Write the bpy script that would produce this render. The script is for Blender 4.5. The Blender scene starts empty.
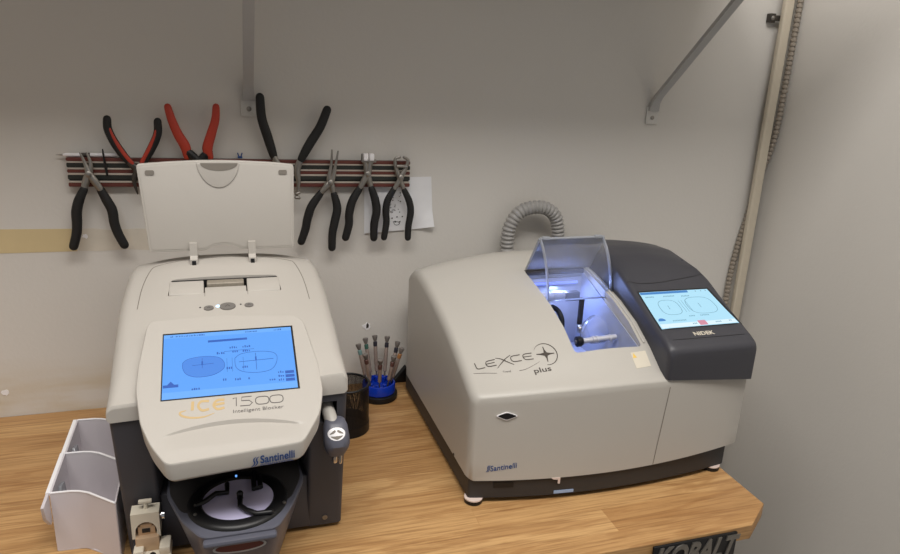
import bpy, bmesh, math, random
from mathutils import Vector, Matrix
from mathutils.bvhtree import BVHTree
random.seed(7)
SC = bpy.context.scene
COL = SC.collection
TZ = 0.92                       # table-top height; every coordinate below is measured from the table top

# ------------------------------------------------------------------ camera
cam_d = bpy.data.cameras.new('camera'); cam = bpy.data.objects.new('camera', cam_d); COL.objects.link(cam)
R_ = ((0.95285468, -0.300297, 0.04347025), (0.0489175, 0.2934217, 0.95473074), (0.29945789, 0.9075932, -0.29427802))
m = Matrix.Identity(4)
for i in range(3):
    m[i][0] = R_[0][i]; m[i][1] = R_[1][i]; m[i][2] = -R_[2][i]
m[0][3], m[1][3], m[2][3] = 0.0, -1.15, 0.5664 + TZ
cam.matrix_world = m
cam_d.sensor_width = 36; cam_d.lens = 28.0; cam_d.clip_start = 0.02
SC.camera = cam
# ------------------------------------------------------------------ world, lights, exposure
SC.view_settings.view_transform = 'Standard'; SC.view_settings.look = 'None'
SC.view_settings.gamma = 1; SC.view_settings.exposure = 0.0
SC.view_settings.use_curve_mapping = False
w = bpy.data.worlds.new('room_ambient'); SC.world = w; w.use_nodes = True
w.node_tree.nodes['Background'].inputs[0].default_value = (0.90, 0.94, 1.0, 1)
w.node_tree.nodes['Background'].inputs[1].default_value = 0.30

def area(name, loc, size, power, color, target=None, rot=(0, 0, 0)):
    l = bpy.data.lights.new(name, 'AREA'); l.shape = 'RECTANGLE'; l.size, l.size_y = size
    l.energy = power; l.color = color
    o = bpy.data.objects.new(name, l); COL.objects.link(o)
    o.location = (loc[0], loc[1], loc[2] + TZ); o.rotation_euler = rot
    if target:
        o.rotation_euler = (Vector((target[0], target[1], target[2] + TZ)) - o.location).to_track_quat('-Z', 'Y').to_euler()
    return o
area('ceiling_light_left', (-0.20, -0.98, 1.62), (1.2, 0.6), 24.0, (1.0, 0.965, 0.92))
area('ceiling_light_right', (0.65, -1.05, 1.62), (1.2, 0.6), 14.0, (1.0, 0.97, 0.93))

# ------------------------------------------------------------------ materials
def lin(c):
    return tuple(((v / 255) / 12.92 if v / 255 <= 0.04045 else ((v / 255 + 0.055) / 1.055) ** 2.4) for v in c)

def mat(name, rgb, rough=0.5, metal=0.0, noise=0.04, scale=60, bump=0.0, trans=0.0, emit=0.0, spec=0.5, ior=1.45, coat=0.0):
    M = bpy.data.materials.new(name); M.use_nodes = True
    nt = M.node_tree; b = nt.nodes['Principled BSDF']
    c = lin(rgb)
    tc = nt.nodes.new('ShaderNodeTexCoord'); nz = nt.nodes.new('ShaderNodeTexNoise')
    nz.inputs['Scale'].default_value = scale; nz.inputs['Detail'].default_value = 3
    nt.links.new(tc.outputs['Object'], nz.inputs['Vector'])
    mx = nt.nodes.new('ShaderNodeMix'); mx.data_type = 'RGBA'
    mx.inputs[6].default_value = tuple(v * (1 - noise) for v in c) + (1,)
    mx.inputs[7].default_value = tuple(min(1, v * (1 + noise)) for v in c) + (1,)
    nt.links.new(nz.outputs['Fac'], mx.inputs[0]); nt.links.new(mx.outputs[2], b.inputs['Base Color'])
    b.inputs['Roughness'].default_value = rough; b.inputs['Metallic'].default_value = metal
    b.inputs['Specular IOR Level'].default_value = spec; b.inputs['IOR'].default_value = ior
    b.inputs['Transmission Weight'].default_value = trans
    b.inputs['Coat Weight'].default_value = coat
    if emit:
        b.inputs['Emission Color'].default_value = c + (1,); b.inputs['Emission Strength'].default_value = emit
    if bump:
        bp = nt.nodes.new('ShaderNodeBump'); bp.inputs['Strength'].default_value = bump; bp.inputs['Distance'].default_value = 0.001
        nt.links.new(nz.outputs['Fac'], bp.inputs['Height']); nt.links.new(bp.outputs['Normal'], b.inputs['Normal'])
    return M

def screen_mat(name, rgb, strength=1.0):
    M = bpy.data.materials.new(name); M.use_nodes = True
    nt = M.node_tree; b = nt.nodes['Principled BSDF']
    b.inputs['Base Color'].default_value = (0.01, 0.01, 0.012, 1); b.inputs['Roughness'].default_value = 0.25
    b.inputs['Emission Color'].default_value = lin(rgb) + (1,); b.inputs['Emission Strength'].default_value = strength
    return M

def clear_mat(name, tint, alpha_t=0.9, rough=0.05, ior=1.45):
    M = bpy.data.materials.new(name); M.use_nodes = True
    nt = M.node_tree; nt.nodes.remove(nt.nodes['Principled BSDF']); out = nt.nodes['Material Output']
    tr = nt.nodes.new('ShaderNodeBsdfTransparent'); tr.inputs[0].default_value = tint + (1,)
    gl = nt.nodes.new('ShaderNodeBsdfGlossy'); gl.inputs['Roughness'].default_value = rough
    df = nt.nodes.new('ShaderNodeBsdfDiffuse'); df.inputs[0].default_value = (0.75, 0.77, 0.82, 1)
    fr = nt.nodes.new('ShaderNodeFresnel'); fr.inputs[0].default_value = ior
    m1 = nt.nodes.new('ShaderNodeMixShader'); m1.inputs[0].default_value = 1 - alpha_t
    m2 = nt.nodes.new('ShaderNodeMixShader')
    tl = nt.nodes.new('ShaderNodeBsdfTranslucent'); tl.inputs[0].default_value = (0.75, 0.77, 0.82, 1)
    m0 = nt.nodes.new('ShaderNodeMixShader'); m0.inputs[0].default_value = 0.6; nt.links.new(df.outputs[0], m0.inputs[1]); nt.links.new(tl.outputs[0], m0.inputs[2])
    nt.links.new(tr.outputs[0], m1.inputs[1]); nt.links.new(m0.outputs[0], m1.inputs[2])
    nt.links.new(fr.outputs[0], m2.inputs[0]); nt.links.new(m1.outputs[0], m2.inputs[1]); nt.links.new(gl.outputs[0], m2.inputs[2])
    nt.links.new(m2.outputs[0], out.inputs[0])
    return M

def wall_mat():
    M = mat('painted_drywall', (210, 206, 200), 0.75, noise=0.02, scale=3, spec=0.25)
    nt = M.node_tree; b = nt.nodes['Principled BSDF']
    base = b.inputs['Base Color'].links[0].from_socket
    tc = nt.nodes.new('ShaderNodeTexCoord')
    # dried adhesive smears low on the wall (their own ragged shape)
    mp = nt.nodes.new('ShaderNodeMapping'); mp.inputs['Scale'].default_value = (5, 5, 26)
    nt.links.new(tc.outputs['Object'], mp.inputs[0])
    nz = nt.nodes.new('ShaderNodeTexNoise'); nz.inputs['Scale'].default_value = 1.0; nz.inputs['Detail'].default_value = 4
    nt.links.new(mp.outputs[0], nz.inputs['Vector'])
    sep = nt.nodes.new('ShaderNodeSeparateXYZ'); nt.links.new(tc.outputs['Object'], sep.inputs[0])
    def ramp(sock, a, b_, lo=0., hi=1.):
        r = nt.nodes.new('ShaderNodeMapRange'); r.inputs[1].default_value = a; r.inputs[2].default_value = b_
        r.inputs[3].default_value = lo; r.inputs[4].default_value = hi; nt.links.new(sock, r.inputs[0]); return r.outputs[0]
    def mul(a, b_):
        q = nt.nodes.new('ShaderNodeMath'); q.operation = 'MULTIPLY'; nt.links.new(a, q.inputs[0]); nt.links.new(b_, q.inputs[1]); return q.outputs[0]
    k = mul(mul(ramp(sep.outputs[2], 0.10, 0.03), ramp(sep.outputs[0], -0.05, -0.2)), ramp(nz.outputs['Fac'], 0.38, 0.62, 0, 0.55))
    mx = nt.nodes.new('ShaderNodeMix'); mx.data_type = 'RGBA'
    nt.links.new(k, mx.inputs[0]); nt.links.new(base, mx.inputs[6]); mx.inputs[7].default_value = lin((188, 164, 116)) + (1,)
    nt.links.new(mx.outputs[2], b.inputs['Base Color'])
    n2 = nt.nodes.new('ShaderNodeTexNoise'); n2.inputs['Scale'].default_value = 160; n2.inputs['Detail'].default_value = 4
    nt.links.new(tc.outputs['Object'], n2.inputs['Vector'])
    bp = nt.nodes.new('ShaderNodeBump'); bp.inputs['Strength'].default_value = 0.25; bp.inputs['Distance'].default_value = 0.001
    nt.links.new(n2.outputs['Fac'], bp.inputs['Height']); nt.links.new(bp.outputs['Normal'], b.inputs['Normal'])
    return M

def wood_mat():
    M = bpy.data.materials.new('butcher_block'); M.use_nodes = True
    nt = M.node_tree; b = nt.nodes['Principled BSDF']; L = nt.links.new
    tc = nt.nodes.new('ShaderNodeTexCoord')
    br = nt.nodes.new('ShaderNodeTexBrick'); br.offset = 0.37; br.inputs['Scale'].default_value = 1
    br.inputs['Brick Width'].default_value = 0.46; br.inputs['Row Height'].default_value = 0.047
    br.inputs['Mortar Size'].default_value = 0.0003; br.inputs['Mortar Smooth'].default_value = 0.3
    br.inputs['Color1'].default_value = (0, 0, 0, 1); br.inputs['Color2'].default_value = (1, 1, 1, 1); br.inputs['Mortar'].default_value = (0.25, 0.25, 0.25, 1)
    L(tc.outputs['Object'], br.inputs['Vector'])
    # stave-dependent offset of the grain
    ad = nt.nodes.new('ShaderNodeVectorMath'); ad.operation = 'MULTIPLY_ADD'
    L(br.outputs['Color'], ad.inputs[0]); ad.inputs[1].default_value = (3.1, 1.7, 2.3); L(tc.outputs['Object'], ad.inputs[2])
    mp = nt.nodes.new('ShaderNodeMapping'); mp.inputs['Scale'].default_value = (2.6, 16, 16); L(ad.outputs[0], mp.inputs[0])
    n1 = nt.nodes.new('ShaderNodeTexNoise'); n1.inputs['Scale'].default_value = 1.6; n1.inputs['Detail'].default_value = 5; n1.inputs['Distortion'].default_value = 0.6
    L(mp.outputs[0], n1.inputs['Vector'])
    wv = nt.nodes.new('ShaderNodeMath'); wv.operation = 'MULTIPLY'; wv.inputs[1].default_value = 26; L(n1.outputs['Fac'], wv.inputs[0])
    sn = nt.nodes.new('ShaderNodeMath'); sn.operation = 'SINE'; L(wv.outputs[0], sn.inputs[0])
    mp2 = nt.nodes.new('ShaderNodeMapping'); mp2.inputs['Scale'].default_value = (14, 380, 380); L(tc.outputs['Object'], mp2.inputs[0])
    n2 = nt.nodes.new('ShaderNodeTexNoise'); n2.inputs['Scale'].default_value = 1.0; n2.inputs['Detail'].default_value = 3; L(mp2.outputs[0], n2.inputs['Vector'])
    def lerp(f, c1, c2):
        q = nt.nodes.new('ShaderNodeMix'); q.data_type = 'RGBA'; L(f, q.inputs[0])
        for i, c in ((6, c1), (7, c2)):
            if isinstance(c, tuple): q.inputs[i].default_value = c + (1,)
            else: L(c, q.inputs[i])
        return q.outputs[2]
    def rng(s, a, b_, lo, hi):
        r = nt.nodes.new('ShaderNodeMapRange'); r.inputs[1].default_value = a; r.inputs[2].default_value = b_; r.inputs[3].default_value = lo; r.inputs[4].default_value = hi
        L(s, r.inputs[0]); return r.outputs[0]
    c = lerp(br.outputs['Color'], lin((174, 133, 86)), lin((196, 157, 107)))
    c = lerp(rng(sn.outputs[0], -0.2, 1.0, 0, 0.42), c, lin((144, 99, 56)))
    c = lerp(rng(n2.outputs['Fac'], 0.42, 0.72, 0.0, 0.55), c, lin((116, 76, 40)))
    L(c, b.inputs['Base Color']); b.inputs['Roughness'].default_value = 0.42; b.inputs['Specular IOR Level'].default_value = 0.35
    bp = nt.nodes.new('ShaderNodeBump'); bp.inputs['Strength'].default_value = 0.12; bp.inputs['Distance'].default_value = 0.0005
    L(n2.outputs['Fac'], bp.inputs['Height']); L(bp.outputs['Normal'], b.inputs['Normal'])
    return M

M_WALL = wall_mat(); M_WOOD = wood_mat()
M_CEIL = mat('ceiling_paint', (205, 203, 198), 0.9)
M_FLOOR = mat('floor_vinyl', (120, 112, 102), 0.6)
M_WHITE = mat('warm_white_plastic', (178, 173, 166), 0.42, noise=0.015, scale=500, bump=0.05)
M_WHITE2 = mat('silver_white_plastic', (178, 174, 167), 0.40, noise=0.015, scale=500, bump=0.05)
M_SEAM = mat('seam_grey', (120, 114, 106), 0.6)
M_CHAR = mat('charcoal_plastic', (66, 66, 72), 0.45, noise=0.03, scale=700, bump=0.08)
M_CHAR2 = mat('dark_charcoal_plastic', (58, 58, 64), 0.42, noise=0.03, scale=700, bump=0.08)
M_CLAMP = mat('worn_grey_metal', (140, 132, 120), 0.45, 0.2, noise=.2, scale=300)
M_BLACK = mat('black_plastic', (18, 18, 20), 0.4)
M_BASE = mat('graphite_plastic', (50, 48, 48), 0.5)
M_RUB = mat('black_rubber_grip', (24, 23, 23), 0.6, bump=0.1, scale=300)
M_STEEL = mat('brushed_steel', (150, 146, 140), 0.38, 0.9, noise=0.08, scale=200)
M_STEELD = mat('dark_steel', (84, 80, 76), 0.45, 0.85, noise=0.08)
M_CHROME = mat('chrome', (205, 205, 208), 0.16, 1.0)
M_RED = mat('red_grip', (172, 56, 38), 0.5, bump=0.1, scale=300)
M_MAROON = mat('maroon_strip', (98, 50, 42), 0.5)
M_DGREEN = mat('black_green_strip', (38, 40, 36), 0.5)
M_RAIL = mat('pale_rail', (190, 180, 168), 0.4, 0.3)
M_PAPER = mat('paper', (228, 228, 230), 0.85)
M_INK = mat('ink', (50, 48, 48), 0.7)
M_INKB = mat('logo_blue', (40, 72, 128), 0.5)
M_GREYTXT = mat('logo_grey', (112, 108, 104), 0.5)
M_LOGO = mat('logo_dark_grey', (84, 80, 78), 0.5)
M_GOLD = mat('logo_gold', (190, 164, 118), 0.45)
M_BROWNTXT = mat('logo_dark_brown', (62, 54, 48), 0.5)
M_CREAM = mat('cream_enamel', (206, 198, 182), 0.45)
M_BRKT = mat('bracket_grey_paint', (176, 175, 174), 0.5)
M_PIPE = mat('cream_painted_pipe', (196, 186, 168), 0.5, noise=0.05, scale=40)
M_ARMOR = mat('armoured_cable_steel', (158, 148, 136), 0.42, 0.35)
M_HOSE = mat('grey_hose', (150, 148, 146), 0.45)
M_BIN = mat('frosted_lilac_white_plastic', (206, 200, 204), 0.35, noise=0.01, trans=0.0)
M_BINRIM = mat('bin_rim_white', (236, 234, 236), 0.35)
M_CLEAR = clear_mat('clear_acrylic', (0.96, 0.97, 0.99), 0.66)
M_CLEAR2 = clear_mat('very_clear_acrylic', (0.95, 0.96, 0.99), 0.95)
M_CLEARE = clear_mat('clear_acrylic_edge', (0.90, 0.92, 0.96), 0.28)
M_GUARD = clear_mat('thin_clear_guard', (0.93, 0.95, 1.0), 0.86, 0.25, 1.12)
M_BLUE = mat('translucent_blue_plastic', (22, 62, 190), 0.25, trans=0.25, emit=0.0)
M_TRAY = mat('blue_grey_plastic', (88, 89, 100), 0.36, noise=0.03, scale=600, bump=0.05)
M_STAGE = mat('lilac_lens_stage', (196, 192, 224), 0.5)
M_BRASS = mat('beige_anodised_metal', (196, 168, 138), 0.4, 0.35)
M_TAPE = mat('yellowed_tape', (206, 187, 145), 0.7, noise=0.06, scale=30)
M_TAPE2 = mat('pale_torn_tape', (206, 198, 184), 0.8, noise=0.1, scale=60)
M_PINK = mat('pinkish_white_tab', (214, 196, 188), 0.5)
M_LABEL = mat('pale_blue_label', (150, 172, 205), 0.5)
M_YEL = mat('warning_yellow', (226, 190, 90), 0.5)
M_SCR1 = screen_mat('blue_display', (96, 166, 252), 1.0)
M_SCR1B = screen_mat('blue_display_shape', (80, 142, 232), 1.0)
M_SCR1C = screen_mat('blue_display_line', (52, 100, 190), 1.0)
M_SCR1D = screen_mat('blue_display_bar', (112, 178, 255), 1.0)
M_SCR2 = screen_mat('cyan_white_display', (176, 226, 248), 1.0)
M_SCR2B = screen_mat('display_bar_blue', (58, 130, 200), 1.0)
M_SCR2C = screen_mat('display_line_grey_blue', (120, 168, 190), 1.0)
M_SCR2R = screen_mat('display_red', (214, 140, 160), 1.0)
M_SCR2W = screen_mat('display_white', (222, 244, 252), 1.0)
M_LED = screen_mat('led_blue_white', (190, 225, 255), 2.0)
M_LEDV = screen_mat('led_violet', (120, 140, 255), 1.4)
M_SPIN = mat('satin_silver', (196, 196, 204), 0.35, 0.3)
M_CHAMB = mat('chamber_blue_lit_plastic', (160, 165, 182), 0.3)  # grey-white lining, the blue chamber light partly put into its colour

# ------------------------------------------------------------------ helpers
BASE = {}
def root_of(o):
    while o.parent: o = o.parent
    return o
def thing(name, label, cat, base, group=None):
    o = bpy.data.objects.new(name, None); COL.objects.link(o); o.empty_display_size = 0.02
    o.location = (base[0], base[1], base[2] + TZ); BASE[o] = Vector(base)
    o['label'] = label; o['category'] = cat
    if group: o['group'] = group
    return o
def to_mesh(name, bm, material, sharp=38, base=None):
    if base is not None: bmesh.ops.translate(bm, verts=bm.verts, vec=-Vector(base))
    me = bpy.data.meshes.new(name); bm.to_mesh(me); bm.free()
    me.materials.append(material)
    for p in me.polygons: p.use_smooth = True
    me.set_sharp_from_angle(angle=math.radians(sharp))
    return me
def part(name, bm, material, parent, sharp=38, label=None):
    me = to_mesh(name, bm, material, sharp, BASE[root_of(parent)])
    o = bpy.data.objects.new(name, me); COL.objects.link(o); o.parent = parent
    if label: o['label'] = label
    return o
def solo(name, bm, material, label, cat, base, group=None, sharp=38):
    me = to_mesh(name, bm, material, sharp, base)
    o = bpy.data.objects.new(name, me); COL.objects.link(o); o.location = (base[0], base[1], base[2] + TZ); BASE[o] = Vector(base)
    o['label'] = label; o['category'] = cat
    if group: o['group'] = group
    return o
def struct(name, bm, material):
    me = to_mesh(name, bm, material, 38, (0, 0, 0)); o = bpy.data.objects.new(name, me); COL.objects.link(o); o.location.z = TZ
    o['kind'] = 'structure'; BASE[o] = Vector((0, 0, 0)); return o

def box(bm, lo, hi, bev=0.0, seg=2):
    b2 = bmesh.new(); bmesh.ops.create_cube(b2, size=1)
    lo, hi = Vector(lo), Vector(hi); c = (lo + hi) / 2; s = hi - lo
    for v in b2.verts: v.co = Vector((v.co.x * s.x, v.co.y * s.y, v.co.z * s.z)) + c
    if bev: bmesh.ops.bevel(b2, geom=b2.edges[:], offset=bev, segments=seg, affect='EDGES', profile=0.5)
    merge(bm, b2); return bm
def merge(bm, b2, M=None):
    mp = {}
    for v in b2.verts: mp[v] = bm.verts.new(M @ v.co if M else v.co)
    for f in b2.faces:
        try: bm.faces.new([mp[v] for v in f.verts])
        except ValueError: pass
    b2.free()
def frames(pts, up=None):
    T = []
    n = len(pts)
    for i in range(n):
        a = pts[max(0, i - 1)]; b = pts[min(n - 1, i + 1)]; T.append((b - a).normalized())
    ref = Vector(up) if up else (Vector((0, 1, 0)) if abs(T[0].y) < 0.9 else Vector((1, 0, 0)))
    out = []
    u = (ref - T[0] * ref.dot(T[0])).normalized()
    for t in T:
        u = (u - t * u.dot(t)).normalized(); out.append((t, u, t.cross(u)))
    return out
def smooth(pts, k=4):
    P = [Vector(p) for p in pts]
    if len(P) < 3: return P
    out = []
    for i in range(len(P) - 1):
        p0 = P[max(0, i - 1)]; p1 = P[i]; p2 = P[i + 1]; p3 = P[min(len(P) - 1, i + 2)]
        for s in range(k):
            t = s / k
            out.append(0.5 * ((2 * p1) + (p2 - p0) * t + (2 * p0 - 5 * p1 + 4 * p2 - p3) * t * t + (3 * p1 - p0 - 3 * p2 + p3) * t ** 3))
    out.append(P[-1]); return out
def tube(bm, pts, r, n=12, up=None, flat=1.0, cap=True, rnd=False):
    """swept round section; r a number or list; flat scales the section along the up direction; rnd rounds the ends"""
    P = [Vector(p) for p in pts]
    rs = list(r) if isinstance(r, (list, tuple)) else [r] * len(P)
    if len(rs) != len(P):
        q = len(rs) - 1; rs = [rs[min(q - 1, int(i / (len(P) - 1) * q))] + (rs[min(q, int(i / (len(P) - 1) * q) + 1)] - rs[min(q - 1, int(i / (len(P) - 1) * q))]) * (i / (len(P) - 1) * q - min(q - 1, int(i / (len(P) - 1) * q))) for i in range(len(P))]
    if rnd:
        d0 = (P[0] - P[1]).normalized(); d1 = (P[-1] - P[-2]).normalized(); r0, r1 = rs[0], rs[-1]
        A = [(P[0] + d0 * r0 * math.sin(a), r0 * math.cos(a)) for a in (1.35, 0.95, 0.5)]
        B = [(P[-1] + d1 * r1 * math.sin(a), r1 * math.cos(a)) for a in (0.5, 0.95, 1.35)]
        P = [a[0] for a in A] + P + [b[0] for b in B]; rs = [a[1] for a in A] + rs + [b[1] for b in B]
    F = frames(P, up); rings = []
    for p, (t, u, v), rr in zip(P, F, rs):
        rings.append([bm.verts.new(p + u * (math.cos(2 * math.pi * k / n) * rr * flat) + v * (math.sin(2 * math.pi * k / n) * rr)) for k in range(n)])
    skin(bm, rings, cap); return bm
def skin(bm, rings, cap=True):
    for a, b in zip(rings, rings[1:]):
        n = len(a)
        for k in range(n): bm.faces.new((a[k], a[(k + 1) % n], b[(k + 1) % n], b[k]))
    if cap:
        bm.faces.new(list(reversed(rings[0]))); bm.faces.new(rings[-1])
def ring_pts(bm, co): return [bm.verts.new(c) for c in co]
def lathe(bm, prof, c, axis=(0, 0, 1), n=24):
    ax = Vector(axis).normalized(); q = Vector((0, 0, 1)).rotation_difference(ax); rings = []
    for r, z in prof:
        rings.append([bm.verts.new(Vector(c) + q @ Vector((max(r, 1e-5) * math.cos(2 * math.pi * k / n), max(r, 1e-5) * math.sin(2 * math.pi * k / n), z))) for k in range(n)])
    skin(bm, rings, True); fix(bm); return bm
def fix(bm): bmesh.ops.recalc_face_normals(bm, faces=bm.faces[:]); return bm
def prism(bm, outline, f0, f1, bev=0.0):
    """outline: 2-D points; f0 / f1 map (a,b) to the two ends of the prism"""
    b2 = bmesh.new()
    A = [b2.verts.new(f0(*p)) for p in outline]; B = [b2.verts.new(f1(*p)) for p in outline]
    n = len(A); top = b2.faces.new(B); b2.faces.new(list(reversed(A)))
    for k in range(n): b2.faces.new((A[k], A[(k + 1) % n], B[(k + 1) % n], B[k]))
    fix(b2)
    if bev: bmesh.ops.bevel(b2, geom=top.edges[:], offset=bev, segments=3, affect='EDGES', profile=0.5)
    merge(bm, b2); return bm
def rrect(x0, y0, x1, y1, r, n=5):
    o = []
    for cx, cy, a0 in ((x1 - r, y1 - r, 0), (x0 + r, y1 - r, 90), (x0 + r, y0 + r, 180), (x1 - r, y0 + r, 270)):
        for k in range(n + 1):
            a = math.radians(a0 + 90 * k / n); o.append((cx + r * math.cos(a), cy + r * math.sin(a)))
    return o
def round_poly(pts, r, n=4):
    o = []; N = len(pts)
    for i in range(N):
        p0, p1, p2 = Vector(pts[i - 1]), Vector(pts[i]), Vector(pts[(i + 1) % N])
        d0 = (p0 - p1); d2 = (p2 - p1); k = min(r, d0.length * .45, d2.length * .45)
        a = p1 + d0.normalized() * k; b = p1 + d2.normalized() * k
        for s in range(n + 1):
            t = s / n; q = a * (1 - t) ** 2 + p1 * 2 * t * (1 - t) + b * t * t; o.append((q.x, q.y))
    return o
def ribbon(bm, pts2, wd, fmap, closed=False, k=4, h=0.0006):
    """a thin raised line of width wd along 2-D points, laid on a surface by fmap(a,b,h)"""
    P = [p.to_2d() for p in smooth([Vector((p[0], p[1], 0)) for p in pts2], k)] if k else [Vector(p) for p in pts2]
    n = len(P); ws = wd if isinstance(wd, (list, tuple)) else [wd, wd]
    L = []; R = []
    for i in range(n):
        a = P[i - 1] if (i > 0) else (P[-2] if closed else P[0]); b = P[i + 1] if i < n - 1 else (P[1] if closed else P[-1])
        d = (b - a).normalized(); q = Vector((-d.y, d.x)); t = i / (n - 1); m_ = t * (len(ws) - 1); j = min(len(ws) - 2, int(m_)); wv = ws[j] + (ws[j + 1] - ws[j]) * (m_ - j)
        L.append(P[i] + q * wv / 2); R.append(P[i] - q * wv / 2)
    rows = [[bm.verts.new(fmap(p.x, p.y, hh)) for p in S] for S, hh in ((L, 0), (L, h), (R, h), (R, 0))]
    for a, b in zip(rows, rows[1:]):
        for i in range(n - 1): bm.faces.new((a[i], b[i], b[i + 1], a[i + 1]))
    return bm
def plate2(bm, outline, fmap, h=0.0006):
    A = [bm.verts.new(fmap(p[0], p[1], 0)) for p in outline]; B = [bm.verts.new(fmap(p[0], p[1], h)) for p in outline]
    n = len(A); bm.faces.new(B)
    for k in range(n): bm.faces.new((A[k], A[(k + 1) % n], B[(k + 1) % n], B[k]))
    return bm
def text(bm, s, fmap, bold=0.0, h=0.0006, sx=1.0, shear=0.0, fit=None):
    """lettering laid on a surface: the text fits a unit of height 1; fit=(w,h) in surface units, lower-left origin"""
    cu = bpy.data.curves.new('t', 'FONT'); cu.body = s; cu.size = 1; cu.offset = bold; cu.shear = shear; cu.resolution_u = 3
    o = bpy.data.objects.new('t', cu); COL.objects.link(o)
    dg = bpy.context.evaluated_depsgraph_get(); dg.update()
    me = bpy.data.meshes.new_from_object(o.evaluated_get(dg))
    b2 = bmesh.new(); b2.from_mesh(me); bpy.data.objects.remove(o); bpy.data.curves.remove(cu); bpy.data.meshes.remove(me)
    xs = [v.co.x for v in b2.verts]; ys = [v.co.y for v in b2.verts]; x0, x1, y0, y1 = min(xs), max(xs), min(ys), max(ys)
    ret = bmesh.ops.extrude_face_region(b2, geom=b2.faces[:])
    tops = {g for g in ret['geom'] if isinstance(g, bmesh.types.BMVert)}
    for v in b2.verts:
        a = (v.co.x - x0) / (x1 - x0); b = (v.co.y - y0) / (y1 - y0)
        v.co = fmap(a * fit[0], b * fit[1], h if v in tops else 0)
    fix(b2); merge(bm, b2); return bm
def boolean(bm, cutters):
    me = bpy.data.meshes.new('b'); fix(bm); bm.to_mesh(me); bm.free(); o = bpy.data.objects.new('b', me); COL.objects.link(o)
    tmp = []
    for c in cutters:
        mc = bpy.data.meshes.new('c'); fix(c); c.to_mesh(mc); c.free(); oc = bpy.data.objects.new('c', mc); COL.objects.link(oc); tmp.append(oc)
        md = o.modifiers.new('b', 'BOOLEAN'); md.operation = 'DIFFERENCE'; md.object = oc; md.solver = 'EXACT'
    dg = bpy.context.evaluated_depsgraph_get(); dg.update()
    r = bpy.data.meshes.new_from_object(o.evaluated_get(dg)); out = bmesh.new(); out.from_mesh(r)
    for q in [o] + tmp:
        d = q.data; bpy.data.objects.remove(q); bpy.data.meshes.remove(d)
    bpy.data.meshes.remove(r); return out
def lerp_tab(tab, y):
    if y >= tab[0][0]: return tab[0][1:]
    for a, b in zip(tab, tab[1:]):
        if y >= b[0]:
            t = (y - a[0]) / (b[0] - a[0]); return [p + (q - p) * t for p, q in zip(a[1:], b[1:])]
    return tab[-1][1:]
def B(): return bmesh.new()

# ------------------------------------------------------------------ room shell
XR = 1.035
struct('wall_back', box(B(), (-1.6, 0, -TZ), (XR + 0.1, 0.1, 1.70)), M_WALL)
struct('wall_right', box(B(), (XR, -2.9, -TZ), (XR + 0.1, 0, 1.70)), M_WALL)
struct('wall_left', box(B(), (-1.7, -2.9, -TZ), (-1.6, 0.1, 1.70)), M_WALL)
struct('floor', box(B(), (-1.7, -2.9, -TZ - 0.05), (XR + 0.1, 0.1, -TZ)), M_FLOOR)
struct('ceiling', box(B(), (-1.7, -2.9, 1.70), (XR + 0.1, 0.1, 1.75)), M_CEIL)

# ------------------------------------------------------------------ workbench
WB = thing('workbench', 'workbench with a pale butcher block top carrying both machines', 'workbench', (0.0, -0.26, -TZ))
TOPT = 0.021
outl = [(-1.02, -0.001), (0.69, -0.001), (0.69, -0.492), (0.640, -0.528), (-1.02, -0.528)]
part('tabletop', prism(B(), outl, lambda a, b: (a, b, -TOPT), lambda a, b: (a, b, 0), 0.0012), M_WOOD, WB)
for s in (-0.97, 0.60):
    for yy in (-0.49, -0.05):
        part('leg', box(B(), (s - 0.02, yy - 0.02, -TZ), (s + 0.02, yy + 0.02, -TOPT), 0.002), M_BRKT, WB)
part('apron', box(B(), (-0.97, -0.49, -0.085), (0.58, -0.47, -TOPT), 0.002), M_BLACK, WB)
np_ = part('name_plate', box(B(), (0.489, -0.5320, -0.042), (0.6150, -0.5285, -0.0032), 0.001), M_BLACK, WB, label='black name plate with raised silver lettering')
def fplate(ox, oz, y): return lambda a, b, h: (ox + a, y - h, oz + b)
part('lettering', text(B(), 'KOBALT', lambda a, b, h: (0.490 + a + 0.25 * b, -0.5320 - h, -0.0375 + b), bold=0.035, h=0.0016, fit=(0.121, 0.032)), M_STEEL, np_)

# ------------------------------------------------------------------ wall fixtures
def bracket(x, label):
    t = thing('shelf_bracket', label, 'bracket', (x, 0, 0.47), 'shelf brackets on the back wall')
    part('wall_plate', prism(B(), rrect(x - 0.0125, 0.471, x + 0.0125, 0.503, 0.003), lambda a, b: (a, -0.0002, b), lambda a, b: (a, -0.003, b), 0.0006), M_CEIL, t)
    b = B(); lathe(b, [(0.0038, 0), (0.0038, 0.001), (0.002, 0.002), (0.0001, 0.0021)], (x, -0.003, 0.483), (0, -1, 0), 14)
    part('screw', b, M_STEEL, t)
    pts = [(x, -0.0035, 0.496), (x, -0.008, 0.511), (x, -0.016, 0.522), (x, -0.285, 0.757), (x, -0.302, 0.766)]
    b = B(); P = [Vector(p) for p in pts]; F = frames(P, (1, 0, 0)); rings = []
    for p, (tt, u, v), wdt in zip(P, F, (0.010, 0.008, 0.0075, 0.0075, 0.0075)):
        rings.append(ring_pts(b, [p + u * wdt + v * 0.0034, p + u * wdt - v * 0.0034, p - u * wdt - v * 0.0034, p - u * wdt + v * 0.0034]))
    skin(b, rings); part('strut', fix(b), M_BRKT, t, 30)
    part('shelf_arm', box(B(), (x - 0.010, -0.31, 0.766), (x + 0.010, -0.002, 0.7695)), M_BRKT, t)
    return t
bracket(0.0405, 'grey shelf bracket on the wall behind the lid of the touchscreen blocker')
bracket(0.757, 'grey shelf bracket on the wall by the corner pipe')
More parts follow.
